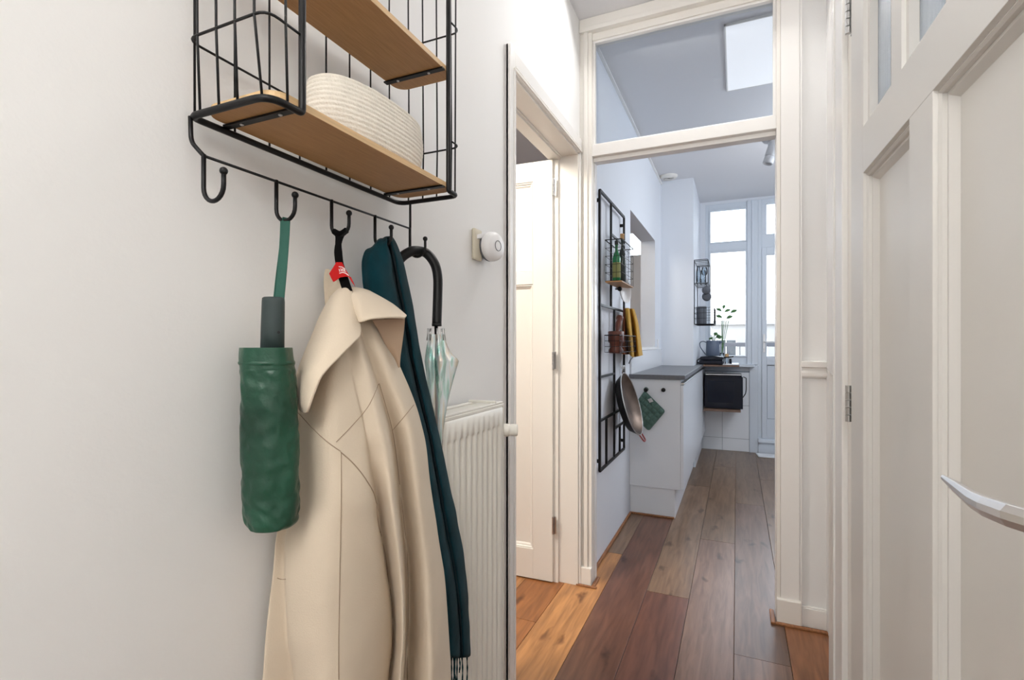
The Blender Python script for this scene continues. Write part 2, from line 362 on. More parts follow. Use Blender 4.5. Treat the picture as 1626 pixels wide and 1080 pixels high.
# partition right of kitchen doorway
pw = struct('wall_front', MB().box(.24, .45, YF + .01, YF + .07, 0, CE).box(.43, 1.75, YF + .01, YF + .07, 0, CE), wall_m, 'narrow white wall strip right of the kitchen doorway', 'wall')
m_ = MB().prism([(.24, YF + .01, 1.012), (.24, YF - .003, 1.012), (.24, YF - .012, 1.020), (.24, YF - .014, 1.032), (.24, YF - .006, 1.042), (.24, YF - .006, 1.052), (.24, YF - .024, 1.056), (.24, YF - .026, 1.078), (.24, YF + .01, 1.082)], (.09, 0, 0))
struct('trim_1', m_, trimw_m, 'short moulded chair rail on the narrow wall strip right of the doorway', 'trim', .0015)
struct('baseboard_right', MB().box(.24, .33, YF - .008, YF + .01, 0, .076).box(.24, .33, YF - .004, YF + .01, .076, .082), trimw_m, 'low white skirting on the wall strip right of the doorway', 'skirting', .002)
# kitchen door frame with transom
fr = struct('door_1', MB().box(.15, .165, YF - .01, YF + .07, 0, CE), trim_m, 'cream kitchen door frame with a glazed light over the opening', 'door frame', .002)
def part(n, mb, m, p, bevel=0.002, smooth=False, label=None): return obj(n, mb, m, p, smooth, bevel, label=label)
part('post', MB().box(.1655, .234, YF - .012, YF + .07, 0, CE).box(.2345, .243, YF - .010, YF + .02, 0, CE), trimw_m, fr)
part('post', MB().box(XL, -.668, YF - .012, YF + .05, 0, CE).box(-.668, -.650, YF - .022, YF + .05, 0, CE).box(-.650, -.632, YF - .012, YF + .07, 0, CE), trim_m, fr)
part('plinth_block', B(.150, .240, YF - .026, YF, 0, .102), trim_m, fr, .004)
part('plinth_block', B(XL, -.630, YF - .030, YF, 0, .085), trim_m, fr, .004)
part('head', MB().box(XL + .001, .239, YF - .024, YF + .02, 2.655, CE - .001).box(XL + .001, .239, YF - .03, YF + .02, 2.634, 2.655).box(-.632, .15, YF, YF + .07, 2.60, 2.634), trim_m, fr)
part('transom_bar', MB().box(-.632, .15, YF - .004, YF + .06, 2.045, 2.100).box(-.632, .15, YF + .02, YF + .07, 2.025, 2.045), trimw_m, fr)
part('glass_bead', MB().box(-.632, -.620, YF + .008, YF + .03, 2.1, 2.6).box(.138, .150, YF + .008, YF + .03, 2.1, 2.6).box(-.62, .138, YF + .008, YF + .03, 2.1, 2.107).box(-.62, .138, YF + .008, YF + .03, 2.59, 2.6), trimw_m, fr, .001)
part('pane', B(-.632, .15, YF + .032, YF + .036, 2.10, 2.60), transom_m, fr, 0)
for xx in (-.6315, .1485):
    part('door_stop', B(xx, xx + .0035, YF + .03, YF + .07, 0, 2.03), trimw_m, fr, .0005)
# side doorway: casing and lining
dc = struct('door_2', MB().box(XL, XL + .010, OY0 - .056, OY0, 0, OZ + .07).box(XL, XL + .010, OY0, OY1 + .02, OZ, OZ + .07).box(XL, XL + .010, OY1, OY1 + .014, 0, OZ), trimw_m, 'side doorway in the left wall with a panelled door standing open', 'doorway', .0015)
part('casing_bead', MB().box(XL, XL + .017, OY0 - .056, OY0 - .044, 0, OZ + .07).box(XL, XL + .015, OY0 - .012, OY0 - .003, 0, OZ + .003), trimw_m, dc, .002)
part('casing_bead', MB().box(XL, XL + .016, OY0 - .012, OY1 + .014, OZ + .003, OZ + .012).box(XL, XL + .013, OY0, OY1 + .01, OZ + .018, OZ + .022), trim_m, dc, .001)
part('lining', MB().box(-.83, XL, OY1 - .008, OY1 + .001, 0, OZ).box(-.83, -.785, OY1 - .02, OY1 - .008, 0, OZ), trim_m, dc, .001)
part('lining', MB().box(-.83, XL, OY0 - .001, OY0 + .008, 0, OZ), trim_m, dc, .001)
part('lining', MB().box(-.83, XL, OY0, OY1, OZ - .008, OZ + .001).box(-.83, -.775, OY0, OY1, OZ - .022, OZ - .008).box(-.775, -.768, OY0, OY1, OZ - .014, OZ - .008), trim_m, dc, .001)

def frame_mould(mb, f, a0, a1, z0, z1, prof):
    """mitred moulding round a panel: prof = [(inset, depth)] in the leaf's (along, normal, z) frame"""
    rows = []
    for i, d in prof:
        rows.append([f(a0 + i, d, z0 + i), f(a1 - i, d, z0 + i), f(a1 - i, d, z1 - i), f(a0 + i, d, z1 - i)])
    for r in range(len(rows) - 1):
        mb.grid([rows[r], rows[r + 1]], True)
PROF = [(0, -.001), (.002, -.006), (.006, -.004), (.009, -.007), (.0095, -.012), (.014, -.012), (.020, -.019), (.022, -.021)]
# open leaf of the side door: along -X from hinge
def fL(a, n, z): return Vector((-.808 - a * cos(radians(3)), 2.298 - n - a * sin(radians(3)) * 0.6, z))
lf = struct('door_3', MB().box(0, .10, 0, -.038, .006, 2.035, fL), trim_m, 'cream panelled side-room door standing open against its far jamb', 'door', .002)
part('stile', MB().box(.68, .78, 0, -.038, .006, 2.035, fL), trim_m, lf)
part('rail', MB().box(.10, .68, 0, -.038, .006, .15, fL), trim_m, lf)
part('rail', MB().box(.10, .68, 0, -.038, 1.44, 1.50, fL), trim_m, lf)
part('rail', MB().box(.10, .68, 0, -.038, 1.94, 2.035, fL), trim_m, lf)
for z0, z1 in ((.15, 1.44), (1.50, 1.94)):
    part('panel', MB().box(.10, .68, -.02, -.03, z0, z1, fL), trim_m, lf, 0)
    q = MB(); frame_mould(q, fL, .10, .68, z0, z1, PROF); part('panel_moulding', q, trim_m, lf, 0)
for z in (.28, 1.07, 1.90):
    q = MB()
    for k in range(5): q.lathe([(.0055, 0), (.0055, .0150)], (-.803, 2.293, z - .04 + k * .0165), seg=10)
    q.box(-.803, -.79, 2.298, 2.300, z - .04, z + .042); part('hinge', q, steel_m, lf, 0)

# right panelled door and its frame
HX, HYY, RA = .2415, 1.389, radians(1.7)
def fR(a, n, z): return Vector((HX + sin(RA) * a - cos(RA) * n, HYY - cos(RA) * a - sin(RA) * n, z))
ld = struct('door_4', MB().box(0, .106, 0, -.04, .006, 2.04, fR), leaf_m, 'off-white panelled hall door on the right with fluted glass lights', 'door', .0025)
part('stile', MB().box(.80, .905, 0, -.04, .006, 2.04, fR), leaf_m, ld)
part('stile', MB().box(.387, .483, 0, -.04, .21, 1.512, fR), leaf_m, ld, .001)
part('rail', MB().box(.106, .80, 0, -.04, 1.512, 1.61, fR), leaf_m, ld, .001)
part('rail', MB().box(.106, .80, 0, -.04, .006, .21, fR), leaf_m, ld, .001)
part('rail', MB().box(.106, .80, 0, -.04, 1.97, 2.04, fR), leaf_m, ld, .001)
for a0, a1 in ((.106, .387), (.483, .80)):
    part('panel', MB().box(a0, a1, -.024, -.034, .21, 1.512, fR), leaf_m, ld, 0)
    q = MB(); frame_mould(q, fR, a0, a1, .21, 1.512, [(i * 1.05, d * 1.15) for i, d in PROF]); part('panel_moulding', q, leaf_m, ld, 0)
for a0, a1 in ((.106, .286), (.343, .523), (.58, .80)):
    rows = []
    for k in range(0, 121):
        a = a0 + (a1 - a0) * k / 120; nn = -.026 + .0012 * abs(sin(pi * (a - a0) / .006))
        rows.append([fR(a, nn, 1.61), fR(a, nn, 1.97)])
    q = MB().grid(rows); q.box(a0, a1, -.0285, -.030, 1.61, 1.97, fR)
    part('pane', q, frost_m, ld, 0, label='fluted glass pane')
    q = MB(); frame_mould(q, fR, a0, a1, 1.61, 1.97, [(0, -.002), (.002, -.008), (.007, -.010), (.008, -.0245)]); part('glazing_bead', q, leaf_m, ld, 0)
for a0, a1 in ((.286, .343), (.523, .58)):
    part('muntin', MB().box(a0, a1, -.002, -.04, 1.61, 1.97, fR), leaf_m, ld, .002)
for z in (1.01, 1.915):
    q = MB()
    for k in range(5): q.lathe([(.0035, 0), (.0062, .0006), (.0062, .0158), (.0035, .0164)], (.2375, 1.3985, z - .042 + k * .0172), seg=12)
    q.box(.2445, .2465, 1.392, 1.415, z - .04, z + .042); part('hinge', q, steel_m, ld, 0)
# lever handle: faceted, rises from the spindle towards the hinge
hp = [fR(.795, .012, 1.045), fR(.795, .048, 1.045)]
q = MB().tube([fR(.858, -.001, 1.01), fR(.858, .010, 1.01)], .026, 24); part('handle_rose', q, alu_m, ld, .001)
ctr = [(.862, .030, 1.010, .009), (.858, .052, 1.009, .0095), (.842, .061, 1.009, .0095), (.80, .061, 1.004, .009), (.768, .058, 1.001, .008), (.715, .053, 1.000, .006), (.672, .050, 1.000, .003)]
rows = []
for a, n, z, r in ctr:
    rows.append([fR(a, n + dn * r, z + dz * r) for dn, dz in ((-.6, -.9), (.35, -1), (.75, -.3), (.75, .35), (.3, 1.0), (-.6, .9))])
q = MB().grid(rows, True, True); part('handle', q, alu_m, ld, .0012, label='faceted satin metal lever')
# door frame / casing on the right wall
df = struct('door_5', B(.252, .33, 1.40, 1.49, 0, 2.12), trim_m, 'cream frame and casing of the right hall door', 'door frame', .002)
part('casing', B(.240, .33, 1.49, 1.588, 0, 2.12), trimw_m, df, .003)
part('casing_bead', B(.2365, .33, 1.590, 1.600, 0, 2.12), trimw_m, df, .002)
part('casing', MB().box(.244, .33, 1.600, 1.72, 0, 2.12).box(.250, .33, 1.72, 1.735, 0, 2.12), trim_m, df, .003)
part('finger_guard', MB().prism([(.2365, 1.598, 1.062), (.2365, 1.610, 1.062), (.242, 1.74, 1.075), (.250, 1.74, 1.075), (.250, 1.6, 1.062)], (0, 0, .99)), trimw_m, df, .003)
part('head', MB().box(.245, .33, .46, 1.49, 2.045, 2.12), trim_m, df)
part('post', MB().box(.262, .33, .44, .512, 0, 2.12), trim_m, df)
part('screw_hole', MB().lathe([(.004, 0), (.004, .0008)], (.2522, 1.43, 1.085), (-1, 0, 0), 8), cork_m, df, 0)

# oak beading round the floor edges
struct('trim_2', MB().box(XK, XK + .014, 2.44, 3.47, 0, .014).box(XK, -.375, 3.46, 3.474, 0, .012), skirt_m, 'thin brown oak beading along the kitchen wall floor edge', 'trim', .004)
struct('trim_3', MB().box(.145, .33, YF - .042, YF - .026, 0, .010).box(.128, .145, YF - .042, YF + .075, 0, .010), skirt_m, 'brown oak beading at the foot of the right doorpost', 'trim', .003)
struct('trim_4', MB().box(-.70, -.60, YF - .046, YF - .032, 0, .008).box(-.628, -.612, YF - .03, YF + .07, 0, .010), skirt_m, 'brown oak beading at the foot of the left doorpost', 'trim', .003)
struct('trim_5', MB().box(XK, XK + .018, 2.44, 5.0, CE - .03, CE - .022).box(XK, XK + .008, 2.44, 5.0, CE - .022, CE), trimw_m, 'slim white cove strip along the kitchen ceiling edge', 'trim', .002)
# end wall of the kitchen with window and door
YE = 5.94
m_ = MB(); m_.box(XK, -.315, YE, YE + .12, 0, CE); m_.box(-.315, .20, YE, YE + .12, 0, .93); m_.box(-.315, 1.65, YE, YE + .12, 2.67, CE); m_.box(1.1, 1.65, YE, YE + .12, 0, 2.67)
we = struct('wall_end', m_, kwall_m, 'kitchen end wall below and around the window', 'wall')
# tiles under the window
for c, (x0, x1) in enumerate(((-.40, -.143), (-.143, .122))):
    for z0, z1 in ((0.0, .135), (.135, .49), (.49, .845)):
        if x0 < -.369: x0 = -.369
        obj('tile', B(x0 + .0015, x1 - .0015, YE - .012, YE, z0 + .0015, z1 - .0015), tile_m, we, bevel=.0015)
obj('grout_bed', B(-.369, .125, YE - .006, YE, 0, .86), grout_m, we)
obj('boxing', B(.123, .205, YE - .02, YE, 0, .92), upvc_m, we, bevel=.002)
wf = struct('window_1', MB().box(-.315, -.277, YE - .0, YE + .07, .93, 2.67), upvc_m, 'tall white kitchen window with a small light over a large one', 'window', .003)
part('frame', MB().box(-.277, .10, YE, YE + .07, 2.61, 2.67), upvc_m, wf, .003)
part('frame', MB().box(-.277, .10, YE - .008, YE + .07, 2.157, 2.24), upvc_m, wf, .003)
part('frame', MB().box(-.277, .10, YE, YE + .07, .93, 1.01), upvc_m, wf, .003)
part('mullion', MB().box(.10, .2045, YE - .02, YE + .07, .93, 2.67).box(.142, .158, YE - .03, YE, .93, 2.67), upvc_m, wf, .003)
for z0, z1 in ((1.01, 2.157), (2.24, 2.61)):
    q = MB(); q.box(-.277, -.262, YE - .012, YE + .05, z0, z1).box(.085, .10, YE - .012, YE + .05, z0, z1).box(-.262, .085, YE - .012, YE + .05, z0, z0 + .014).box(-.262, .085, YE - .012, YE + .05, z1 - .014, z1)
    part('sash', q, upvc_m, wf, .002)
    part('pane', B(-.264, .087, YE + .02, YE + .026, z0 + .01, z1 - .01), pane_m, wf, 0)
struct('trim_6', MB().box(-.366, .17, YE - .075, YE + .005, .905, .93), upvc_m, 'white window sill above the tiles', 'window sill', .003)
dr = struct('door_6', MB().box(.205, .240, YE - .02, YE + .07, 0.0, 2.67), upvc_m, 'white glazed balcony door beside the kitchen window', 'door', .003)
q = MB(); q.box(.240, 1.1, YE - .015, YE + .06, 2.62, 2.67).box(.240, 1.1, YE - .015, YE + .06, 2.155, 2.30).box(.240, .285, YE - .015, YE + .05, 2.30, 2.62).box(1.0, 1.1, YE - .015, YE + .06, 0, 2.67)
part('frame', q, upvc_m, dr, .003)
q = MB(); q.box(.240, .285, YE - .03, YE + .04, .16, 2.16).box(.285, 1.0, YE - .03, YE + .04, 2.08, 2.16).box(.285, 1.0, YE - .03, YE + .04, .93, 1.02).box(.285, 1.0, YE - .03, YE + .04, .16, .36)
part('sash', q, upvc_m, dr, .003)
part('panel', B(.285, 1.0, YE - .01, YE + .03, .36, .93), upvc_m, dr, .001)
q = MB(); q.box(.287, .289, YE - .034, YE - .03, .38, .92).box(.289, .99, YE - .034, YE - .03, .915, .918).box(.289, .99, YE - .034, YE - .03, .38, .383)
part('panel_groove', MB().box(.290, .293, YE - .0125, YE - .009, .365, .925).box(.293, .995, YE - .0125, YE - .009, .921, .925).box(.293, .995, YE - .0125, YE - .009, .365, .369), grout_m, dr, 0)
part('pane', B(.28, 1.0, YE + .005, YE + .01, 1.01, 2.09), pane_m, dr, 0)
part('pane', B(.28, 1.0, YE + .02, YE + .026, 2.30, 2.62), pane_m, dr, 0)
part('threshold', MB().prism([(.205, YE - .02, .16), (.205, YE - .06, .15), (.205, YE - .065, .12), (.205, YE - .03, .10), (.205, YE - .03, 0), (.205, YE + .05, 0), (.205, YE + .05, .16)], (.8, 0, 0)), upvc_m, dr, .004)
q = MB().box(.250, .272, YE - .038, YE - .030, 1.06, 1.25); q.tube(rpath([(.262, YE - .035, 1.17), (.262, YE - .075, 1.17), (.37, YE - .075, 1.172)], .012), .007, 10)
q.lathe([(.010, 0), (.010, .012)], (.261, YE - .030, 1.095), (0, -1, 0), 14)
part('handle', q, alu_m, dr, .002)

# ================================================================= LIGHT FITTINGS
t = thing('ceiling_light_panel', 'bright white square light panel on the kitchen ceiling behind the transom glass', 'ceiling light', (.12, 3.0, 2.695))
obj('frame', MB().box(-.057, .40, 2.66, 2.668, 2.688, CE).box(-.057, .40, 3.352, 3.36, 2.688, CE).box(-.057, -.049, 2.66, 3.36, 2.688, CE).box(.392, .40, 2.66, 3.36, 2.688, CE), trimw_m, t, bevel=.001)
obj('diffuser', B(-.049, .392, 2.668, 3.352, 2.690, 2.698), panel_m, t)
t = thing('ceiling_spotlight', 'small white tilting spotlight on the kitchen ceiling near the doorpost', 'spotlight', (.215, 4.15, CE))
obj('base', MB().lathe([(.055, 0), (.055, -.03), (.048, -.06), (.035, -.075)], (.215, 4.15, CE), seg=20), spot_m, t, True)
obj('joint', MB().ball((.245, 4.15, 2.615), .040), spot_m, t, True)
c0 = Vector((.252, 4.15, 2.61)); ax = (Vector((.205, 4.13, 2.46)) - c0).normalized()
obj('head', MB().lathe([(.034, 0), (.038, .006), (.038, .100), (.034, .103)], c0, ax, 20), spot_m, t, True)
obj('lens_ring', MB().lathe([(.033, .103), (.036, .106), (.036, .155), (.028, .158), (.024, .145)], c0, ax, 20), spot_m, t, True)
t = thing('ceiling_vent', 'round cream ventilation grille on the ceiling in front of the pier', 'air vent', (-.575, 4.86, CE - .03))
obj('rim', MB().lathe([(.052, -.026), (.060, -.028), (.078, -.010), (.080, 0)], (-.575, 4.86, CE), seg=28, cap=False), trim_m, t, True)
for k in range(3):
    obj('ring', MB().lathe([(.018 + k * .013, -.024), (.025 + k * .013, -.030), (.025 + k * .013, -.020), (.018 + k * .013, -.02), (.018 + k * .013, -.024)], (-.575, 4.86, CE), seg=24, cap=False), trim_m, t, True)
obj('throat', MB().lathe([(.058, -.008), (.058, -.004)], (-.575, 4.86, CE), seg=20), greyring_m, t)

# ================================================================= RADIATOR
RY0, RY1, RX, RZ0, RZ1 = .955, 1.275, -.59, .14, .98
t = thing('radiator', 'white ribbed panel radiator below the smoke alarm beside the doorway', 'radiator', (-.63, 1.11, RZ0))
rows = []; nrib = 10; prof = []
y = RY0 + .012
prof.append((RX - .006, RY0)); prof.append((RX, RY0 + .008))
pitch = (RY1 - RY0 - .034) / nrib
for k in range(nrib):
    b0 = RY0 + .017 + k * pitch
    prof += [(RX, b0 + pitch * .02), (RX - .003, b0 + pitch * .10), (RX - .010, b0 + pitch * .22), (RX - .011, b0 + pitch * .32), (RX - .010, b0 + pitch * .42), (RX - .003, b0 + pitch * .54), (RX, b0 + pitch * .62), (RX, b0 + pitch * .8)]
prof += [(RX, RY1 - .008), (RX - .006, RY1)]
def rrow(z, k): return [Vector((RX + (p[0] - RX) * (k if 1 < i < len(prof) - 2 else 1), p[1], z)) for i, p in enumerate(prof)]
q = MB().grid([rrow(RZ0, 0), rrow(RZ0 + .03, 0), rrow(RZ0 + .045, 1), rrow(RZ1 - .064, 1), rrow(RZ1 - .058, .8), rrow(RZ1 - .052, .3), rrow(RZ1 - .049, 0), rrow(RZ1 - .008, 0), [Vector((RX - .008, p[1], RZ1)) for p in prof]])
obj('front_panel', q, rad_m, t, True)
obj('back_panel', B(-.675, -.662, RY0 + .005, RY1 - .005, RZ0, RZ1 - .01), rad_m, t, bevel=.003)
obj('side_cover', B(-.672, RX - .002, RY1, RY1 + .004, RZ0 + .02, RZ1 + .004), rad_m, t, bevel=.001)
obj('side_cover', B(-.672, RX - .002, RY0 - .004, RY0, RZ0 + .02, RZ1 + .004), rad_m, t, bevel=.001)
q = MB().box(-.676, RX - .002, RY0 - .002, RY1 + .002, RZ1 - .004, RZ1 + .004)
q.box(RX - .016, RX - .004, RY0, RY1, RZ1 + .004, RZ1 + .010); q.box(-.676, -.664, RY0, RY1, RZ1 + .004, RZ1 + .010)
obj('top_grille', q, rad_m, t, bevel=.0015)
obj('clip', B(-.676, RX - .004, RY1 - .05, RY1 - .040, RZ1 + .008, RZ1 + .016), rad_m, t, bevel=.002)
obj('wall_bracket', MB().box(-.690, -.675, RY0 + .05, RY0 + .08, RZ0 + .1, RZ1 - .1).box(-.690, -.675, RY1 - .08, RY1 - .05, RZ0 + .1, RZ1 - .1), steel_m, t)
vz = CAM_H - (685 - HZ) / F_PX * 1.41
q = MB().lathe([(.010, 0), (.012, .004), (.012, .012)], (-.625, RY1 + .004, vz), (0, 1, 0), 14); obj('valve_body', q, steel_m, t, True)
rows = []
vc = Vector((-.61, RY1 + .02, vz)); q = MB()
vax = Vector((.9, .35, 0)).normalized(); seg = 28; u_ = vax.orthogonal().normalized(); v_ = vax.cross(u_)
for r, h in ((.012, -.012), (.017, -.010), (.019, .0), (.017, .022), (.0155, .026), (.0145, .027), (.016, .030), (.0165, .044), (.014, .048), (.002, .049)):
    rows.append([vc + vax * h + (u_ * cos(2 * pi * k / seg) + v_ * sin(2 * pi * k / seg)) * (r * (1 + (.05 if k % 2 and h > 0 else 0))) for k in range(seg)])
obj('thermostat_knob', MB().grid(rows, True, True), rad_m, t, True)
obj('supply_pipe', MB().tube(rpath([(-.640, RY1 + .014, vz), (-.640, RY1 + .018, vz - .04), (-.650, RY1 + .018, .55), (-.650, RY1 + .03, .50), (-.650, RY1 + .05, .40), (-.655, RY1 + .05, .0)], .03), .0075, 10), steel_m, t, True)

# ================================================================= SMOKE ALARM ON BRACKET
t = thing('smoke_alarm', 'round white smoke alarm with a grey ring on a small wall bracket', 'smoke alarm', (-.66, 1.33, 1.385))
pc = Vector((-.662, 1.335, 1.435)); an = Vector((1, -.18, 0)).normalized()
obj('bracket', MB().box(-.6895, -.678, 1.268, 1.315, 1.39, 1.48), beige_m, t, bevel=.005)
obj('mount', MB().prism([(-.678, 1.28, 1.45), (-.662, 1.31, 1.462), (-.655, 1.34, 1.462), (-.686, 1.345, 1.45)], (0, 0, .012)), plast_m, t, bevel=.001)
obj('backplate', MB().lathe([(.030, -.026), (.041, -.010), (.0425, -.006), (.041, -.003)], pc, an, 32), greyring_m, t, True)
obj('body', MB().lathe([(.040, -.005), (.043, -.001), (.0435, .008), (.041, .018), (.036, .024), (.026, .027), (.001, .028)], pc, an, 40), plast_m, t, True)
obj('ring', MB().lathe([(.0135, .0268), (.0135, .0285), (.0155, .0285), (.0155, .0268)], pc, an, 32, cap=False), greyring_m, t, True)

# ================================================================= COAT RACK
XB, XF, Y0, Y1 = -.675, -.529, .449, .915; ZB = 1.457; ZT = 1.96
rk = thing('wire_wall_rack', 'black wire wall rack with two wooden shelves and a row of hooks', 'wall shelf', (-.69, .68, 1.39))
path = [(XF, Y0 + .054, ZT), (XF, Y0 + .054, ZB), (XF, Y0, ZB), (XB, Y0, ZB), (XB, Y1, ZB), (XF, Y1, ZB), (XF, Y1 - .038, ZB), (XF, Y1 - .038, ZT)]
pp = [Vector(p) for p in path]
out = [pp[0]] + rpath(pp[0:3], .006)[1:-1] + rpath([pp[1], pp[2], pp[3]], .036, 8)[1:-1] + rpath([pp[2], pp[3], pp[4]], .014)[1:-1] + rpath([pp[3], pp[4], pp[5]], .022)[1:-1] + rpath([pp[4], pp[5], pp[6]], .018)[1:-1] + rpath([pp[5], pp[6], pp[7]], .006)[1:-1] + [pp[7]]
obj('frame', MB().tube(out, .0048, 12), black_m, rk, True)
for z in (1.560, 1.800):
    pl = [(XF, Y0 + .054, z), (XF + .002, Y0 - .004, z), (XB - .002, Y0 - .004, z), (XB - .002, Y1 + .006, z), (XF + .002, Y1 + .006, z), (XF, Y1 - .038, z)]
    obj('wire_loop', MB().tube(rpath(pl, .02), .0018, 8), wire_m, rk, True)
for i in range(8):
    y = Y0 + .006 + .0605 * i
    obj('wire', MB().tube([(XB, y, ZB), (XB - .001, y, ZT)], .0016, 6), wire_m, rk, True)
for i, x in enumerate((-.655, -.618, -.583, -.548)):
    for yy in (Y0, Y1 + .003):
        ye = yy + (.008 if (i == 3 and yy == Y0) else 0)
        obj('wire', MB().tube([(x, ye, ZB), (x, yy - (.004 if yy == Y0 else -.003), 1.56), (x - .003, yy - (.004 if yy == Y0 else -.003), ZT)], .0017, 6), wire_m, rk, True)
obj('wire', MB().tube([(XF, Y0 + .030, ZB), (XF + .001, Y0 + .026, 1.56), (XF, Y0 + .026, ZT)], .0017, 6), wire_m, rk, True)
obj('wire', MB().tube([(XF, Y1 - .012, ZB), (XF + .001, Y1 - .010, ZT)], .0017, 6), wire_m, rk, True)
def rrect(x0, x1, y0, y1, r, z, n=6):
    o_ = []
    for cx, cy, a0 in ((x1 - r, y1 - r, 0), (x0 + r, y1 - r, pi / 2), (x0 + r, y0 + r, pi), (x1 - r, y0 + r, 3 * pi / 2)):
        for k in range(n + 1):
            a = a0 + pi / 2 * k / n; o_.append((cx + r * cos(a), cy + r * sin(a), z))
    return o_
for z in (1.464, 1.697):
    o_ = rrect(-.668, -.5325, Y0 + .012, Y1 - .010, .025, z)
    s_ = obj('shelf_board', MB().prism(o_, (0, 0, .010)), shelfw_m, rk)
    s_.data.materials.append(shelfe_m)
    for pol in s_.data.polygons:
        if abs(pol.normal.z) < .5: pol.material_index = 1
    for y in (Y0 + .045, Y1 - .060):
        b_ = obj('bracket', B(-.672, -.530, y, y + .011, z - .0035, z - .0005), black_m, rk)
        for x in (-.640, -.565):
            obj('screw', MB().lathe([(.0028, 0), (.0028, -.0012), (.0015, -.002)], (x, y + .0055, z - .0035), seg=10), steel_m, b_, True)
# hook rail
XH = -.648; ZR = 1.40
obj('hook_rail', MB().tube([(XH, Y0, ZR), (XH, Y1, ZR)], .0021, 8), black_m, rk, True)
obj('hanger_wire', MB().tube(rpath([(XB, Y0, ZB), (XB + .003, Y0 - .001, ZB - .035), (XH, Y0, ZR)], .01), .0030, 8), black_m, rk, True)
obj('hanger_wire', MB().tube([(XH, Y1, ZB), (XH, Y1, ZR)], .0026, 8), black_m, rk, True)
HYS = [Y0 + .1163 * k for k in range(5)]
for y in HYS:
    pts = [Vector((XH, y, ZR + .002)), Vector((XH, y, 1.3575))]
    for k in range(1, 12):
        a = pi + pi * k / 12; pts.append(Vector((XH + .0195 + .0195 * cos(a), y, 1.357 + .0195 * sin(a))))
    pts += [Vector((XH + .039, y, 1.3575)), Vector((XH + .039, y, 1.372))]
    h = obj('hook', MB().tube(pts, .0030, 10), black_m, rk, True)
    obj('ball_tip', MB().ball((XH + .039, y, 1.3745), .0052), black_m, h, True)

# rope basket on the lower shelf
bx = thing('rope_basket', 'cream coiled cotton rope basket on the lower wooden shelf', 'basket', (-.600, .715, 1.4745))
def oval(cx, cy, ax_, ay, z, n=56, p=2.5):
    o_ = []
    for k in range(n):
        a = 2 * pi * k / n; c, s = cos(a), sin(a)
        o_.append(Vector((cx + ax_ * math.copysign(abs(c) ** (2 / p), c), cy + ay * math.copysign(abs(s) ** (2 / p), s), z)))
    return o_
nc = 13; hgt = .096; rows = []
for i in range(nc):
    f = i / (nc - 1); ax_ = .052 + .006 * sin(f * pi * .9); ay = .121 + .010 * sin(f * pi * .85)
    z0 = 1.4755 + hgt * i / nc; dz = hgt / nc
    for k in range(5):
        a = pi * k / 5; b_ = .0016 * sin(a)
        rows.append(oval(-.600, .724, ax_ + b_, ay + b_, z0 + dz * k / 5))
rows.append(oval(-.600, .724, .050, .119, 1.4755 + hgt))
inner = [oval(-.600, .724, .047, .115, z) for z in (1.4755 + hgt - .001, 1.484)]
obj('coiled_wall', MB().grid(rows + inner, True, True), rope_m, bx, True)
q = MB()
for k in range(4):
    f = 1 - k * .24
    q.tube([Vector((p.x, p.y, 1.4790)) for p in oval(-.600, .724, .050 * f, .119 * f, 0, 40)], .0035, 6, True)
obj('base_coil', q, rope_m, bx, True)

# ================================================================= FOLDING UMBRELLA (green)
um = thing('folding_umbrella', 'dark green folding umbrella hanging by its strap from the second hook', 'umbrella', DP(428, 838, .735))
hk = Vector((XH + .0195, HYS[1], 1.337))
tp = DP(450, 350, .767)
def ribbon(pts, w, th, side):
    """flat band along pts, width vector side"""
    s = Vector(side).normalized(); rows = []
    ps = [Vector(p) for p in pts]
    for i, p in enumerate(ps):
        tg = (ps[min(i + 1, len(ps) - 1)] - ps[max(i - 1, 0)]).normalized(); n = tg.cross(s).normalized()
        ww = w[i] if isinstance(w, (list, tuple)) else w
        rows.append([p - s * ww / 2 - n * th / 2, p + s * ww / 2 - n * th / 2, p + s * ww / 2 + n * th / 2, p - s * ww / 2 + n * th / 2])
    return MB().grid(rows, True, True)
q = ribbon(cr([DP(453, 351, .758), DP(452, 375, .757), DP(449, 420, .752), DP(444, 478, .738)], 6), [.0150 * (1 - .1 * k / 18) for k in range(19)], .0016, RT)
obj('wrist_strap', q, gstrap_m, um, bevel=.0006)
q = ribbon(cr([hk + Vector((0, 0, .0045)), hk + Vector((-.002, 0, 0)), DP(447, 400, .765), DP(442, 440, .757), DP(438, 478, .742)], 5), .008, .0014, (.3, 1, 0))
obj('wrist_strap', q, gstrap_m, um)
rows = []
for py, px, r in ((472, 434, .0135), (473.5, 434, .0155), (480, 434, .016), (520, 433, .0165), (556, 432.5, .0168)):
    c = DP(px, py, .738); rows.append([c + (RT * cos(2 * pi * k / 20) + FW * .75 * sin(2 * pi * k / 20)) * r for k in range(20)])
obj('handle', MB().grid(rows, True, True), ghandle_m, um, True)
obj('button', MB().lathe([(.0022, 0), (.0022, .001)], DP(443, 528, .7262), -FW, 10), black_m, um)
BR = [(552, 384, 461), (555, 383.5, 462), (570, 383.5, 463.5), (578, 384, 465.5), (582, 384.5, 464.5), (600, 384, 468), (640, 385, 470), (690, 385.5, 472.5), (740, 386.5, 473.5), (790, 388, 473.5), (820, 391, 473), (832, 396, 468), (837, 404, 458)]
rows = []; S = 48
br = cr([(a, b, c) for a, b, c in BR], 8)
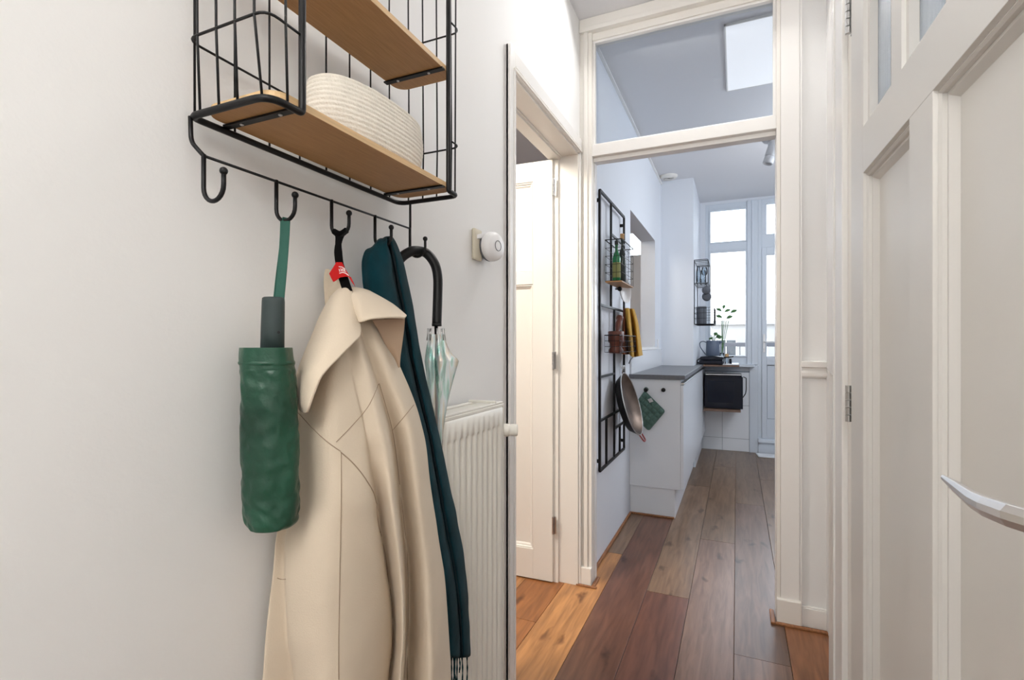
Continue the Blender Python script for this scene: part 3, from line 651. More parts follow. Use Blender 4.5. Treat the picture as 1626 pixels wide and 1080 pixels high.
for p in br:
    py, l, r = p; c = DP((l + r) / 2, py, .735); hw = (r - l) / 2 / F_PX * .735; ring = []
    for k in range(S):
        a = 2 * pi * k / S; cc, ss = cos(a), sin(a)
        f = 1 + .05 * noise.noise(Vector((cc * 1.6, ss * 1.6, py * .03))) + .03 * sin(5 * a + py * .02) + .10 * (noise.noise(Vector((cc * 3.2 + py * .03, ss * 3.2, py * .075 - cc * 2.5))) if py > 585 else 0)
        ring.append(c + RT * hw * math.copysign(abs(cc) ** .85, cc) * min(f, 1.02) + FW * min(.031, hw) * ss * f)
    rows.append(ring)
rows = [[rows[0][k] * .75 + DP(423, 556, .735) * .25 for k in range(S)]] + rows
obj('folded_canopy', MB().grid(rows, True, True), green_m, um, True, subsurf=1)
for (pa, pb) in ((404, 836), (445, 835)):
    obj('rib_tip', MB().lathe([(.002, 0), (.005, .003), (.003, .010)], DP(pa, pb - 6, .733), (0, 0, -1), 8), green_m, um, True)
q = MB()
for k in range(33):
    pass
rows = []
for py, e in ((573, 0), (575, .0012), (577, .0012), (579, 0)):
    l, r = 383.5, 464.5; c = DP((l + r) / 2, py + .0, .735); hw = (r - l) / 2 / F_PX * .735 + e
    rows.append([c + RT * hw * 1.01 * cos(2 * pi * k / S) + FW * (.0315 + e) * sin(2 * pi * k / S) for k in range(S)])
obj('stitched_hem', MB().grid(rows, True), green_m, um, True)

# ================================================================= COAT
ct = thing('wool_coat', 'cream wool coat with a wide collar hanging from the third hook', 'coat', (-.60, .72, .32))
# tracks: (px, x) left strip edge, main left edge, centre, crease1, sleeve crest, crease2, second sleeve crest, right edge
CT = [
 (466, [(531, -.640), (534, -.632), (542, -.625), (550, -.622), (558, -.622), (566, -.622), (574, -.625), (584, -.635)]),
 (490, [(520, -.645), (524, -.632), (538, -.612), (552, -.605), (562, -.600), (574, -.600), (592, -.602), (612, -.625)]),
 (520, [(508, -.655), (513, -.638), (532, -.600), (552, -.590), (566, -.580), (575, -.588), (598, -.580), (625, -.615)]),
 (560, [(495, -.663), (500, -.640), (528, -.588), (556, -.575), (575, -.562), (587, -.580), (613, -.562), (630, -.605)]),
 (610, [(480, -.668), (485, -.640), (522, -.578), (566, -.560), (590, -.545), (603, -.572), (632, -.545), (650, -.595)]),
 (660, [(472, -.668), (477, -.640), (520, -.570), (578, -.550), (602, -.532), (618, -.565), (648, -.530), (668, -.588)]),
 (700, [(470, -.668), (475, -.640), (520, -.565), (585, -.545), (612, -.522), (627, -.562), (656, -.520), (679, -.582)]),
 (750, [(466, -.668), (474, -.642), (521, -.562), (592, -.545), (618, -.517), (633, -.560), (662, -.514), (687, -.575)]),
 (800, [(458, -.668), (470, -.645), (522, -.560), (600, -.548), (622, -.513), (638, -.558), (669, -.508), (693, -.568)]),
 (845, [(441, -.668), (457, -.640), (523, -.558), (605, -.552), (628, -.510), (643, -.558), (675, -.503), (699, -.562)]),
 (900, [(435, -.668), (455, -.636), (524, -.555), (614, -.555), (634, -.507), (648, -.558), (680, -.498), (707, -.556)]),
 (960, [(427, -.668), (457, -.632), (527, -.552), (622, -.558), (638, -.505), (649, -.558), (683, -.493), (711, -.552)]),
 (1020, [(420, -.668), (461, -.628), (529, -.550), (624, -.562), (639, -.505), (649, -.558), (685, -.490), (714, -.550)]),
 (1080, [(415, -.668), (469, -.625), (532, -.548), (618, -.566), (636, -.508), (647, -.558), (687, -.488), (715, -.550)]),
 (1180, [(404, -.668), (474, -.622), (535, -.545), (612, -.568), (632, -.512), (644, -.560), (688, -.488), (715, -.550)]),
 (1330, [(392, -.668), (478, -.620), (538, -.543), (606, -.568), (630, -.516), (642, -.562), (688, -.490), (714, -.552)]),
]
rows = []
keys = [Vector((py, 0, 0)) for py, _ in CT]
ntr = 8
# resample the tracks over height
trk = []
for j in range(ntr):
    trk.append(cr([(py, c[j][0], c[j][1]) for py, c in CT], 5))
for i in range(len(trk[0])):
    T_ = [trk[j][i] for j in range(ntr)]; py = T_[0][0]
    f = max(0.0, min(1.0, (py - 690) / 110)); g = max(0.0, min(1.0, (py - 560) / 150)); h_ = max(0.0, min(1.0, (py - 790) / 60))
    L0, L1, C1, K1, S1, K2, S2, E = [(v[1], v[2]) for v in T_]
    seq = [L0, (L1[0] - 2 * h_ - 1, L1[1] - .016 * h_ - .004), (L1[0] + 2, L1[1] + .012 * h_), C1, (K1[0] - 9, K1[1] + .020 * f), (K1[0], K1[1] - .010 * f), S1,
           (K2[0] - 5, K2[1] + .018 * g), (K2[0], K2[1] - .006 * g), S2, E]
    pts = [W(a_, py, x_) for a_, x_ in seq]
    e = pts[-1]; s = pts[0]; zb = (e.z + s.z) / 2
    back = [Vector((min(e.x - .03, -.62), e.y - .004, e.z)), Vector((-.672, e.y * .75 + s.y * .25, e.z)), Vector((-.674, (e.y + s.y) / 2, zb)), Vector((-.672, s.y * .75 + e.y * .25, s.z))]
    ring = cr(pts + back, 5, True)
    nr = []
    for p in ring:
        d_ = .0035 * noise.noise(Vector((p.y * 14, p.x * 14, p.z * 5))) + .0015 * noise.noise(Vector((p.y * 40, p.x * 40, p.z * 14)))
        if p.x > -.65: p = p + Vector((d_, 0, 0))
        nr.append(p)
    rows.append(nr)
body = MB().grid(rows, True, True)
obj('coat_body', body, wool_m, ct, True, subsurf=1)
bvh = BVHTree.FromPolygons([tuple(p) for p in body.v], body.f)
CAMP = Vector((0, 0, CAM_H))
def onc(px, py, lift=.0):
    d = DP(px, py, 1) - CAMP; d.normalize()
    h = bvh.ray_cast(CAMP, d)
    return h[0] - d * lift if h[0] is not None else None
def seam_crease(ptspx, r=.0007):
    ps = [onc(p.x, p.y) for p in cr([(a, b, 0) for a, b in ptspx], 8)]
    ps = [p for p in ps if p is not None]
    if len(ps) > 3: obj('seam_crease', MB().tube(ps, r, 6), wooldk_m, ct, True)
seam_crease([(472, 654), (485, 668), (500, 684), (520, 702), (541, 717)])
seam_crease([(534, 702), (560, 675), (585, 645), (601, 610)])
seam_crease([(541, 718), (560, 735), (578, 757), (592, 780), (598, 800)], .0009)
seam_crease([(542, 720), (542, 800), (540, 900), (539, 960), (538, 1020), (538, 1079)])
seam_crease([(623, 684), (640, 664), (657, 643)])
seam_crease([(598, 800), (600, 828), (612, 880), (617, 920), (623, 961), (623, 1013), (617, 1079)], .0012)  # dark line paints shade into the crease between body and sleeve
seam_crease([(602, 609), (614, 650), (624, 690), (634, 765), (645, 860), (648, 940), (647, 1079)], .0012)  # crease shade between the sleeves, drawn as a dark line
seam_crease([(440, 918), (446, 920), (453, 920)])

def sheet(name, rowspx, m, th, n1=5, n2=6, sub=1, par=None, dx=0):
    """cloth sheet from rows of (px,py,x)"""
    rr = [cr([W(*p) for p in r], n1) for r in rowspx]
    cols = [cr([rr[i][j] for i in range(len(rr))], n2) for j in range(len(rr[0]))]
    rows_ = [[cols[j][i] + Vector((dx, 0, 0)) for j in range(len(cols))] for i in range(len(cols[0]))]
    return obj(name, MB().grid(rows_), m, par or ct, True, solid=th, subsurf=sub)
# left collar flap, continuing over the neck into the right flap
sheet('collar', [
 [(531, 466, -.640), (545, 456, -.615), (556, 460, -.600), (566, 480, -.592)],
 [(519, 483, -.646), (536, 470, -.606), (555, 478, -.588), (570, 502, -.578)],
 [(507, 505, -.652), (528, 492, -.600), (552, 503, -.575), (573, 520, -.565)],
 [(496, 532, -.655), (520, 516, -.595), (548, 520, -.566), (572, 534, -.553)],
 [(485, 558, -.657), (507, 542, -.595), (535, 538, -.562), (561, 546, -.547)],
 [(475, 585, -.656), (492, 570, -.595), (517, 560, -.562), (539, 568, -.545)],
 [(469, 608, -.652), (481, 598, -.597), (497, 588, -.565), (513, 596, -.548)],
 [(469, 630, -.645), (477, 622, -.597), (488, 615, -.572), (501, 621, -.553)],
 [(473, 645, -.630), (478, 643, -.595), (484, 640, -.578), (492, 644, -.560)],
 [(481, 654, -.610), (483, 655, -.592), (485, 656, -.580), (488, 655, -.568)],
], wool_m, .0045)
sheet('collar', [
 [(546, 457, -.625), (552, 470, -.598), (560, 486, -.584), (571, 513, -.564)],
 [(562, 457, -.622), (566, 466, -.592), (570, 482, -.574), (577, 511, -.556)],
 [(582, 461, -.618), (584, 470, -.586), (585, 486, -.566), (588, 507.5, -.548)],
 [(602, 470, -.612), (603, 477, -.580), (604, 490, -.560), (606, 505.5, -.541)],
 [(621, 482, -.604), (621, 487, -.576), (621, 495, -.556), (623, 504.5, -.536)],
 [(636, 494, -.594), (636, 497, -.570), (635, 500, -.552), (636, 504.5, -.533)],
 [(645, 502, -.580), (645, 503, -.566), (644, 504, -.550), (643, 505.5, -.534)],
], wool_m, .0045)
# underside of the right collar, shade put into its brown lining colour
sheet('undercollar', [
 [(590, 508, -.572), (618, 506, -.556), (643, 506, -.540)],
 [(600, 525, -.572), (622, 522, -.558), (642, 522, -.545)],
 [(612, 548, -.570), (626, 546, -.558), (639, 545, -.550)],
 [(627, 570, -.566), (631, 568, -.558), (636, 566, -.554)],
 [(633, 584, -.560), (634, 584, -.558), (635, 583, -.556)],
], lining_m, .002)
# neck piece standing behind the loop
sheet('collar_stand', [
 [(516, 428, -.672), (522, 427, -.668), (530, 434, -.664), (541, 447, -.660)],
 [(514, 445, -.674), (523, 445, -.668), (535, 450, -.660), (549, 457, -.652)],
 [(515, 470, -.675), (524, 468, -.668), (537, 466, -.655), (551, 466, -.640)],
 [(517, 495, -.675), (525, 490, -.668), (538, 485, -.655), (551, 480, -.640)],
], wool_m, .003)
# hanging loop and red label
q = ribbon(cr([Vector((XH + .0195, HYS[2], 1.3415)), DP(537, 392, .872), DP(539, 418, .868), DP(546, 444, .862), DP(552, 462, .855)], 6), [.020, .018, .015, .013, .012, .011, .012, .013, .014, .014, .014, .014, .014, .015, .016, .016, .017, .017, .017, .017, .017, .017, .017, .017, .017], .002, RT)
obj('hanging_loop', q, blackcloth_m, ct, bevel=.0006)
obj('hanging_loop', MB().tube(cr([Vector((XH + .006, HYS[2] - .001, 1.346)), Vector((XH + .0195, HYS[2], 1.3405)), Vector((XH + .033, HYS[2] + .001, 1.346))], 5), .0052, 10), blackcloth_m, ct, True)
dl = .852
def tagq(pts, d0, m, nm):
    poly = [DP(px, py, d0) for px, py in pts]
    return obj(nm, MB().prism(poly, FW * .0012), m, ct)
tg = tagq([(534, 416.5), (543, 416.5), (548, 427), (555, 438), (554, 440), (549, 439), (540, 440.5), (531, 447), (529, 447.5), (526, 442), (522.5, 434.5), (528, 426)], dl, red_m, 'red_label')
tagq([(553, 439), (557, 440), (564, 455), (560, 450)], dl + .001, red_m, 'red_label')
def stroke(pts, r=.0007):
    obj('label_print', MB().tube([DP(px, py, dl - .0006) for px, py in pts], r, 6), white_m, ct)
stroke([(538, 423.5), (543, 424), (547.5, 427)]); stroke([(539, 434), (544, 432.5), (549, 434), (554, 438)])
stroke([(538.3, 427), (539.6, 431.5)], .0006)
stroke([(541, 426), (542, 431)], .0006); stroke([(543.6, 426.5), (544.6, 431)], .0006); stroke([(541.5, 428.8), (544.2, 428.8)], .0005)
stroke([(546, 427), (546.8, 431.5)], .0006); stroke([(546, 427.2), (548, 428), (547.6, 429.5), (546.5, 429.6), (549.3, 432)], .0005)

# ================================================================= SCARF
sf = thing('teal_scarf', 'dark teal fringed wool scarf draped over the fourth hook', 'scarf', W(730, 1045, -.55))
SR = [ # py, left, split, right, x
 (377, 609, 616, 621, -.622), (388, 593, 617, 631, -.618), (402, 581, 621, 637, -.615), (422, 577, 625, 643, -.612), (460, 581, 632, 651, -.612),
 (500, 590, 640, 658, -.612), (560, 608, 650, 668, -.606), (620, 632, 663, 681, -.594), (680, 655, 678, 695, -.578), (740, 668, 690, 708, -.562),
 (800, 676, 700, 721, -.552), (860, 684, 711, 733, -.547), (920, 693, 722, 741, -.547), (980, 700, 729, 745, -.548), (1046, 704, 732, 748, -.550)]
sr = []
A = cr([(a, b, c) for a, b, c, d_, e in SR], 5); Bq = cr([(d_, e, 0) for a, b, c, d_, e in SR], 5)
rows = []
for a_, b_ in zip(A, Bq):
    py, l, s = a_; r, x, _ = b_
    top = max(0, min(1, (py - 377) / 60)); gr = .010 * (1 - max(0, min(1, (py - 600) / 300))) + .002
    fr_ = [(l, x - .014), (l * .8 + s * .2, x + .004 * top), (l * .45 + s * .55, x + .014 * top), (s * .9 + l * .1, x + .010), (s, x - gr), (s * .7 + r * .3, x + .010), (s * .2 + r * .8, x + .006), (r, x - .008)]
    pts = [W(px, py + 3 * sin(px * .3) * (1 - top), xx) for px, xx in fr_]
    e = pts[-1]; st = pts[0]
    back = [Vector((x - .018, e.y - .004, e.z)), Vector((x - .020, (e.y + st.y) / 2, (e.z + st.z) / 2)), Vector((x - .019, st.y + .004, st.z))]
    rows.append([p + Vector((.002 * noise.noise(p * 30), .001 * noise.noise(p * 22), 0)) for p in cr(pts + back, 4, True)])
obj('wool_body', MB().grid(rows, True, True), scarf_m, sf, True, subsurf=1)
rr = random.Random(3)
for k, px in enumerate((714, 717, 720.5, 723, 726, 729, 733.5, 741.5)):
    L = (48, 50, 52, 46, 50, 26, 45, 46)[k]
    ps = cr([W(px, 1042, -.549), W(px + rr.uniform(-1, 1.5), 1042 + L * .5, -.547), W(px + rr.uniform(-1, 2), 1042 + L, -.548)], 5)
    obj('tassel', MB().tube(ps, [.0014 + .0005 * sin(i * 1.9) for i in range(len(ps))], 7), scarf_m, sf, True)

# ================================================================= CLEAR UMBRELLA
cu = thing('clear_umbrella', 'see-through iridescent stick umbrella with black crook handle on the last hook', 'umbrella', (-.585, .915, .66))
hp_ = [W(629, 432, -.652), W(635, 412, -.648), W(651, 400, -.638), W(664, 398.5, -.632), W(678, 403, -.620), W(690, 419, -.606), W(695, 440, -.600), W(695, 470, -.598), W(693.5, 516, -.596)]
hp_ = cr(hp_, 6)
q = MB().tube(hp_, [.0095 if i < 6 else .0105 for i in range(len(hp_))], 16); obj('crook_handle', q, black_m, cu, True)
q = MB().lathe([(.0108, 0), (.0108, .006), (.009, .007)], hp_[-1] - Vector((0, 0, .003)), seg=16); obj('collar_ring', q, wire_m, cu, True)
axT = W(692.5, 516, -.596); axB = W(697, 760, -.590)
obj('shaft', MB().tube([axT, axB + Vector((0, 0, -.25))], .004, 10), black_m, cu, True)
def axp(py):
    f = (py - 516) / (760 - 516); return axT.lerp(axB, f)
for k in range(8):
    a = 2 * pi * k / 8 + .2; c = axp(526)
    o1 = c + RT * .0175 * cos(a) + FW * .012 * sin(a); o2 = o1 + (RT * .0025 * cos(a)) + Vector((0, 0, -.020))
    obj('rib_end', MB().tube([o1 + Vector((0, 0, .006)), o2], .0014, 6), steel_m, cu, True)
prof = [(531, .015, .017), (545, .020, .022), (560, .024, .032), (571, .026, .046), (576, .026, .047), (590, .024, .041), (620, .021, .029), (660, .017, .017), (700, .012, .010), (760, .009, .007), (900, .006, .005), (1000, .004, .004)]
rows = []
for p in cr(prof, 4):
    c = axp(p.x); ring = []
    for k in range(40):
        a = 2 * pi * k / 40; cc = cos(a); r_ = p.z if cc > 0 else p.y
        pl = 1 + .16 * sin(a * 8 + p.x * .01)
        ring.append(c + RT * r_ * cc * (pl if abs(cc) < .9 else 1) + FW * .5 * (p.y + p.z) * .6 * sin(a) * pl)
    rows.append(ring)
obj('folded_canopy', MB().grid(rows, True), irid_m, cu, True)

# ================================================================= KITCHEN CABINETS
cb = thing('base_cabinet', 'white kitchen base cabinet run under the grey worktop', 'cabinet', (-.5, 4.4, 0))
obj('end_panel', B(XK + .001, -.335, 3.46, 3.478, .195, .915), cab_m, cb, bevel=.0015)
obj('carcass', B(XK + .001, -.345, 3.478, 4.995, .195, .905), cab_m, cb)
obj('carcass', B(-.369, -.345, 4.995, 5.92, .195, .905), cab_m, cb)
obj('toe_kick', MB().box(XK + .001, -.372, 3.475, 4.995, 0.0, .195), cab_m, cb, bevel=.001)
obj('toe_kick', MB().box(-.369, -.352, 4.995, 5.92, 0.0, .195), cab_m, cb, bevel=.001)
for y0, y1 in ((3.46, 4.06), (4.063, 4.66), (4.663, 5.26), (5.263, 5.92)):
    d_ = obj('door', B(-.334, -.316, y0, y1, .20, .880), cab_m, cb, bevel=.0015)
    obj('handle', B(-.334, -.310, y0, y1, .884, .894), alu_m, d_, bevel=.002)
for px in (1026, 1054):
    c = YP(px, 619, 3.46)
    kb = obj('knob', MB().lathe([(.006, 0), (.006, .010), (.013, .013), (.014, .019), (.010, .023), (.001, .0235)], (c.x, 3.46, c.z), (0, -1, 0), 18), black_m, cb, True)
q = MB().box(XK + .001, -.306, 3.44, 4.997, .915, .945).box(-.368, -.306, 4.997, 5.92, .915, .945)
obj('worktop', q, counter_m, None, bevel=.002, label='grey worktop on the white base cabinets', cat='worktop')
obj('backsplash', MB().box(XK, XK + .012, 3.47, 4.997, .945, 1.10), tile_m, None, bevel=.001, label='low white glossy backsplash strip above the grey worktop', cat='backsplash')
q = MB().box(-.80, XK + .02, HY0, HY1, 1.10, 1.122)
obj('hatch_sill', q, trimw_m, None, bevel=.003, label='white sill board of the serving hatch above the worktop', cat='sill')
t = thing('wall_switch', 'small white wall switch beside the serving hatch above the worktop', 'switch', (XK + .01, 4.78, 1.10))
obj('plate', B(XK, XK + .009, 4.74, 4.82, 1.07, 1.19), plast_m, t, bevel=.003)
obj('rocker', B(XK + .009, XK + .013, 4.76, 4.80, 1.10, 1.16), plast_m, t, bevel=.002)

# pot holder on the knob
ph = thing('pot_holder', 'green quilted pot holder hanging from the black cabinet knob', 'pot holder', YP(1029, 684, 3.44))
cT, cR, cB_, cL = YP(1024, 622, 3.449), YP(1055, 653, 3.445), YP(1030, 683, 3.440), YP(1000, 655, 3.444)
N = 40; rows = []; rowsb = []
for i in range(N + 1):
    r_ = []; rb = []
    for j in range(N + 1):
        u, v = i / N, j / N
        p = cT * (1 - u) * (1 - v) + cR * u * (1 - v) + cB_ * u * v + cL * (1 - u) * v
        b_ = (abs(sin(u * pi * 5)) * abs(sin(v * pi * 5))) ** .35
        edge = 1 if (u in (0, 1) or v in (0, 1)) else 0
        r_.append(p + Vector((0, -.002 - .013 * b_, 0))); rb.append(p + Vector((0, .004, 0)))
    rows.append(r_); rowsb.append(rb)
q = MB().grid(rows); q.grid([r_[::-1] for r_ in rowsb])
obj('quilted_pad', q, quilt_m, ph, True)
obj('binding', MB().tube(rpath([cT, cR, cB_, cL, cT], .012), .0055, 8), quilt_m, ph, True)
kc = YP(1026, 619, 3.44)
obj('hanging_loop', MB().tube(cr([cT, kc + Vector((-.014, 0, .004)), kc + Vector((0, 0, .016)), kc + Vector((.014, 0, .002)), cT + Vector((.004, 0, 0))], 5), .0025, 6), quilt_m, ph, True)
c = YP(1033, 636, 3.43)
obj('patch', MB().prism([c + Vector(p) for p in ((-.02, 0, .006), (.004, 0, .016), (.018, 0, -.006), (-.006, 0, -.016))], (0, .003, 0)), alu_m, ph, bevel=.001)

# ================================================================= WALL GRID ORGANISER
XG = -.640
gr = thing('wall_grid_frame', 'tall black metal grid frame fixed to the kitchen wall', 'wall rack', (XG, 2.85, .5))
def bar(y0, y1, z0, z1, w=.012, nm='bar'):
    if y0 == y1: obj(nm, B(XG - .006, XG + .006, y0 - w / 2, y0 + w / 2, z0, z1), black_m, gr, bevel=.001)
    else: obj(nm, B(XG - .006, XG + .006, y0, y1, z0 - w / 2, z0 + w / 2), black_m, gr, bevel=.001)
G0, G1, GZ0, GZ1 = 2.545, 3.155, .50, 1.935
bar(G0, G0, GZ0, GZ1, .016); bar(G1, G1, GZ0, GZ1, .016); bar(G0, G1, GZ1, GZ1, .014); bar(G0, G1, GZ0, GZ0, .014)
bar(2.80, 2.80, 1.35, GZ1); bar(2.88, 2.88, GZ0, 1.35); bar(2.80, G1, 1.76, 1.76); bar(G0, G1, 1.35, 1.35); bar(G0, 2.88, .98, .98)
bar(G0, G1, .755, .755); bar(2.88, G1, .665, .665); bar(2.69, 2.69, GZ0, .755); bar(3.03, 3.03, GZ0, .665)
for y, z in ((G0, GZ1 - .05), (G1, GZ1 - .05), (G0, GZ0 + .05), (G1, GZ0 + .05)):
    obj('wall_fixing', MB().lathe([(.010, 0), (.010, .02)], (XK, y, z), (1, 0, 0), 12), black_m, gr)
def wbasket(name, label, x0, x1, y0, y1, z0, z1, n, m, k, wood=None):
    t_ = thing(name, label, 'wire basket', ((x0 + x1) / 2, (y0 + y1) / 2, z0))
    cs = [(x0, y0), (x1, y0), (x1, y1), (x0, y1)]
    obj('rim', MB().tube(rpath([(*c_, z1) for c_ in cs] + [(*cs[0], z1)], .004), .0028, 6), black_m, t_, True)
    q = MB()
    for i in range(k):
        z = z0 + (z1 - z0) * i / k; q.tube([(*c_, z) for c_ in cs], .0013, 5, True)
    for i in range(n + 1):
        y = y0 + (y1 - y0) * i / n
        q.tube([(x1, y, z1), (x1, y, z0), (x0, y, z0), (x0, y, z1)], .0011, 5)
    for i in range(m + 1):
        x = x0 + (x1 - x0) * i / m
        q.tube([(x, y0, z1), (x, y0, z0)], .0011, 5); q.tube([(x, y1, z1), (x, y1, z0)], .0011, 5)
    obj('wire_mesh', q, wire_m, t_)
    if wood: obj('base_board', B(x0, x1, y0, y1, z0 - .008, z0 - .001), shelfw_m, t_, bevel=.001)
    return t_
wbasket('wire_basket', 'black wire basket of bottles with wooden base, upper on the grid', -.632, -.545, 2.63, 2.95, 1.480, 1.695, 8, 3, 5, True)
wbasket('wire_basket', 'shallow black wire basket holding the wooden mortar, lower on the grid', -.632, -.555, 2.62, 3.08, 1.105, 1.195, 12, 3, 3)
def bottle(px, y, r, h, m, name, label, cork=False, lab=None):
    c = Vector((slope(px) * y, y, 1.4815)); t_ = thing(name, label, 'bottle', c)
    obj('glass', MB().lathe([(r * .8, 0), (r, .004), (r, h * .62), (r * .7, h * .72), (r * .35, h * .8), (r * .35, h * .95), (r * .42, h * .96), (r * .42, h)], c, seg=18), m, t_, True)
    if cork: obj('stopper', MB().lathe([(r * .3, h - .004), (r * .55, h), (r * .55, h + .028), (r * .5, h + .030)], c, seg=14), cork_m, t_, True)
    else: obj('cap', MB().lathe([(r * .45, h - .01), (r * .45, h + .012)], c, seg=14), black_m, t_)
    if lab: obj('label', MB().lathe([(r + .0006, h * .12), (r + .0006, h * .5)], c, seg=18, cap=False), lab, t_, True)
bottle(979, 2.74, .022, .215, bottleg_m, 'green_bottle', 'green glass bottle with olive label standing in the upper wire basket', False, labelp_m)
bottle(988, 2.80, .021, .245, bottled_m, 'corked_bottle', 'dark bottle with a fat cork stopper in the upper wire basket', True)
# mortar and pestle
c = W(978, 561, -.592)
t = thing('wooden_mortar', 'dark reddish wooden mortar in the shallow wire basket', 'mortar', c)
obj('cup', MB().lathe([(.034, 0), (.038, .006), (.038, .018), (.030, .032), (.032, .050), (.040, .062), (.042, .115), (.038, .118), (.032, .112), (.028, .06), (.001, .055)], c, seg=22), dwood_m, t, True)
pe = c + Vector((0, .0, .075)); pa = (W(985, 500, -.585) - pe).normalized()
obj('wooden_pestle', MB().lathe([(.010, 0), (.016, .010), (.014, .035), (.011, .05), (.016, .075), (.018, .100), (.013, .118), (.019, .128), (.019, .142), (.008, .150), (.001, .151)], pe, pa, 18), dwood_m, None, True, label='turned dark wooden pestle standing in the mortar', cat='pestle', origin=pe)
# towels
def towel(name, label, rowsx, m, cat='towel'):
    p0 = W(*rowsx[-1][0]); t_ = thing(name, label, cat, p0); rows = []
    for r_ in rowsx: rows.append(cr([W(*p) for p in r_], 6))
    cols = [cr([rows[i][j] for i in range(len(rows))], 5) for j in range(len(rows[0]))]
    g = [[cols[j][i] for j in range(len(cols))] for i in range(len(cols[0]))]
    obj('cloth', MB().grid(g), m, t_, True, solid=.004, subsurf=1)
    return t_
ty = towel('mustard_towel', 'mustard yellow kitchen towel hanging from the grid frame', [
 [(993, 489, -.60), (998, 489, -.585), (1000, 490, -.60), (1004, 490, -.58), (1007, 491, -.595)],
 [(994, 510, -.60), (999, 511, -.572), (1003, 511, -.60), (1009, 511, -.565), (1013, 512, -.59)],
 [(996, 535, -.605), (1001, 536, -.565), (1006, 536, -.60), (1012, 537, -.558), (1017, 538, -.585)],
 [(998, 556, -.605), (1003, 558, -.562), (1008, 558, -.598), (1014, 559, -.552), (1020, 561, -.58)],
 [(1000, 563, -.605), (1004, 567, -.562), (1009, 567, -.598), (1014, 566, -.552), (1021, 564, -.58)]], yellow_m)
obj('hem_tag', MB().tube([W(1007, 565, -.59), W(1001, 572, -.585), W(999, 577, -.585)], .004, 6), greyring_m, ty, True)
towel('rust_towel', 'rust brown kitchen towel hanging behind the mustard one', [
 [(990, 489, -.618), (993, 489, -.605), (996, 489, -.618), (999, 489, -.612)],
 [(988, 520, -.620), (992, 520, -.600), (996, 520, -.618), (1000, 520, -.612)],
 [(987, 550, -.620), (991, 550, -.598), (996, 550, -.618), (1000, 550, -.612)],
 [(987, 562, -.620), (991, 563, -.598), (996, 563, -.618), (1000, 563, -.612)]], rust_m)
# white enamel scoop
t = thing('enamel_strainer', 'white oval enamel strainer hanging from a hook below the bottle basket', 'strainer', W(992, 482, -.575))
c = W(993, 462, -.580); ax = Vector((.93, -.36, .1)).normalized()
q = MB().lathe([(.001, -.018), (.025, -.016), (.045, -.006), (.052, .004), (.054, .004), (.046, -.008), (.025, -.019), (.001, -.021)], c, ax, 26)
for i, p in enumerate(q.v): q.v[i] = Vector((p.x, p.y, c.z + (p.z - c.z) * 1.35))
obj('bowl', q, plast_m, t, True)
obj('handle', MB().tube([c + Vector((0, 0, .06)), c + Vector((-.02, -.01, .10))], .004, 8), black_m, t, True)
t = thing('pan_hook', 'small black knob hook on the grid below the bottle basket', 'hook', W(981, 459, -.62))
obj('stem', MB().tube([W(978, 459, -.64), W(983, 459, -.600)], .006, 8), black_m, t, True)
obj('knob', MB().ball(W(984, 459, -.596), .013), black_m, t, True)

# paella pan
c = W(1003.5, 641, -.555); ax = Vector((.955, -.02, .27)).normalized()
pn = thing('carbon_steel_pan', 'wide shallow steel pan with red loop handles hanging on the grid frame', 'pan', c - Vector((0, 0, .19)))
R_ = .182
obj('pan_bowl', MB().lathe([(.001, -.040), (R_ * .82, -.040), (R_ * .97, -.004), (R_, 0), (R_ * 1.01, .001), (R_ * 1.015, -.002)], c, ax, 48, cap=False), pan_m, pn, True)
obj('pan_underside', MB().lathe([(R_ * 1.015, -.002), (R_ * .99, -.006), (R_ * .84, -.044), (.001, -.044)], c, ax, 48, cap=False), pano_m, pn, True)
uu = ax.orthogonal().normalized(); vv_ = ax.cross(uu)
obj('rim', MB().tube([c + (uu * cos(2 * pi * k / 48) + vv_ * sin(2 * pi * k / 48)) * R_ * 1.008 for k in range(48)], .0028, 8, True), steel_m, pn, True)  # paler steel rim stands in for the edge highlight
up = (Vector((0, 0, 1)) - ax * ax.z).normalized(); sd = ax.cross(up)
for s_, m2, l2 in ((-1, redh_m, 'red coated loop handle'), (1, steel_m, None)):
    b_ = c + up * s_ * R_ * .99
    q = MB().tube(rpath([b_ + sd * .032, b_ + sd * .024 + up * s_ * .042 + ax * .014, b_ - sd * .024 + up * s_ * .042 + ax * .014, b_ - sd * .032], .014), .0042, 8)
    obj('loop_handle', q, m2, pn, True, label=l2)
hb = c + up * (R_ * .99 + .035)
obj('s_hook', MB().tube(cr([Vector((XG + .004, hb.y, hb.z + .085)), Vector((XG + .018, hb.y, hb.z + .098)), Vector((XG + .030, hb.y, hb.z + .08)), hb + Vector((-.01, 0, .02)), hb + Vector((.004, 0, -.006)), hb + Vector((.018, 0, .006))], 5), .003, 8), steel_m, None, True, label='steel S hook carrying the wide shallow pan', cat='hook')

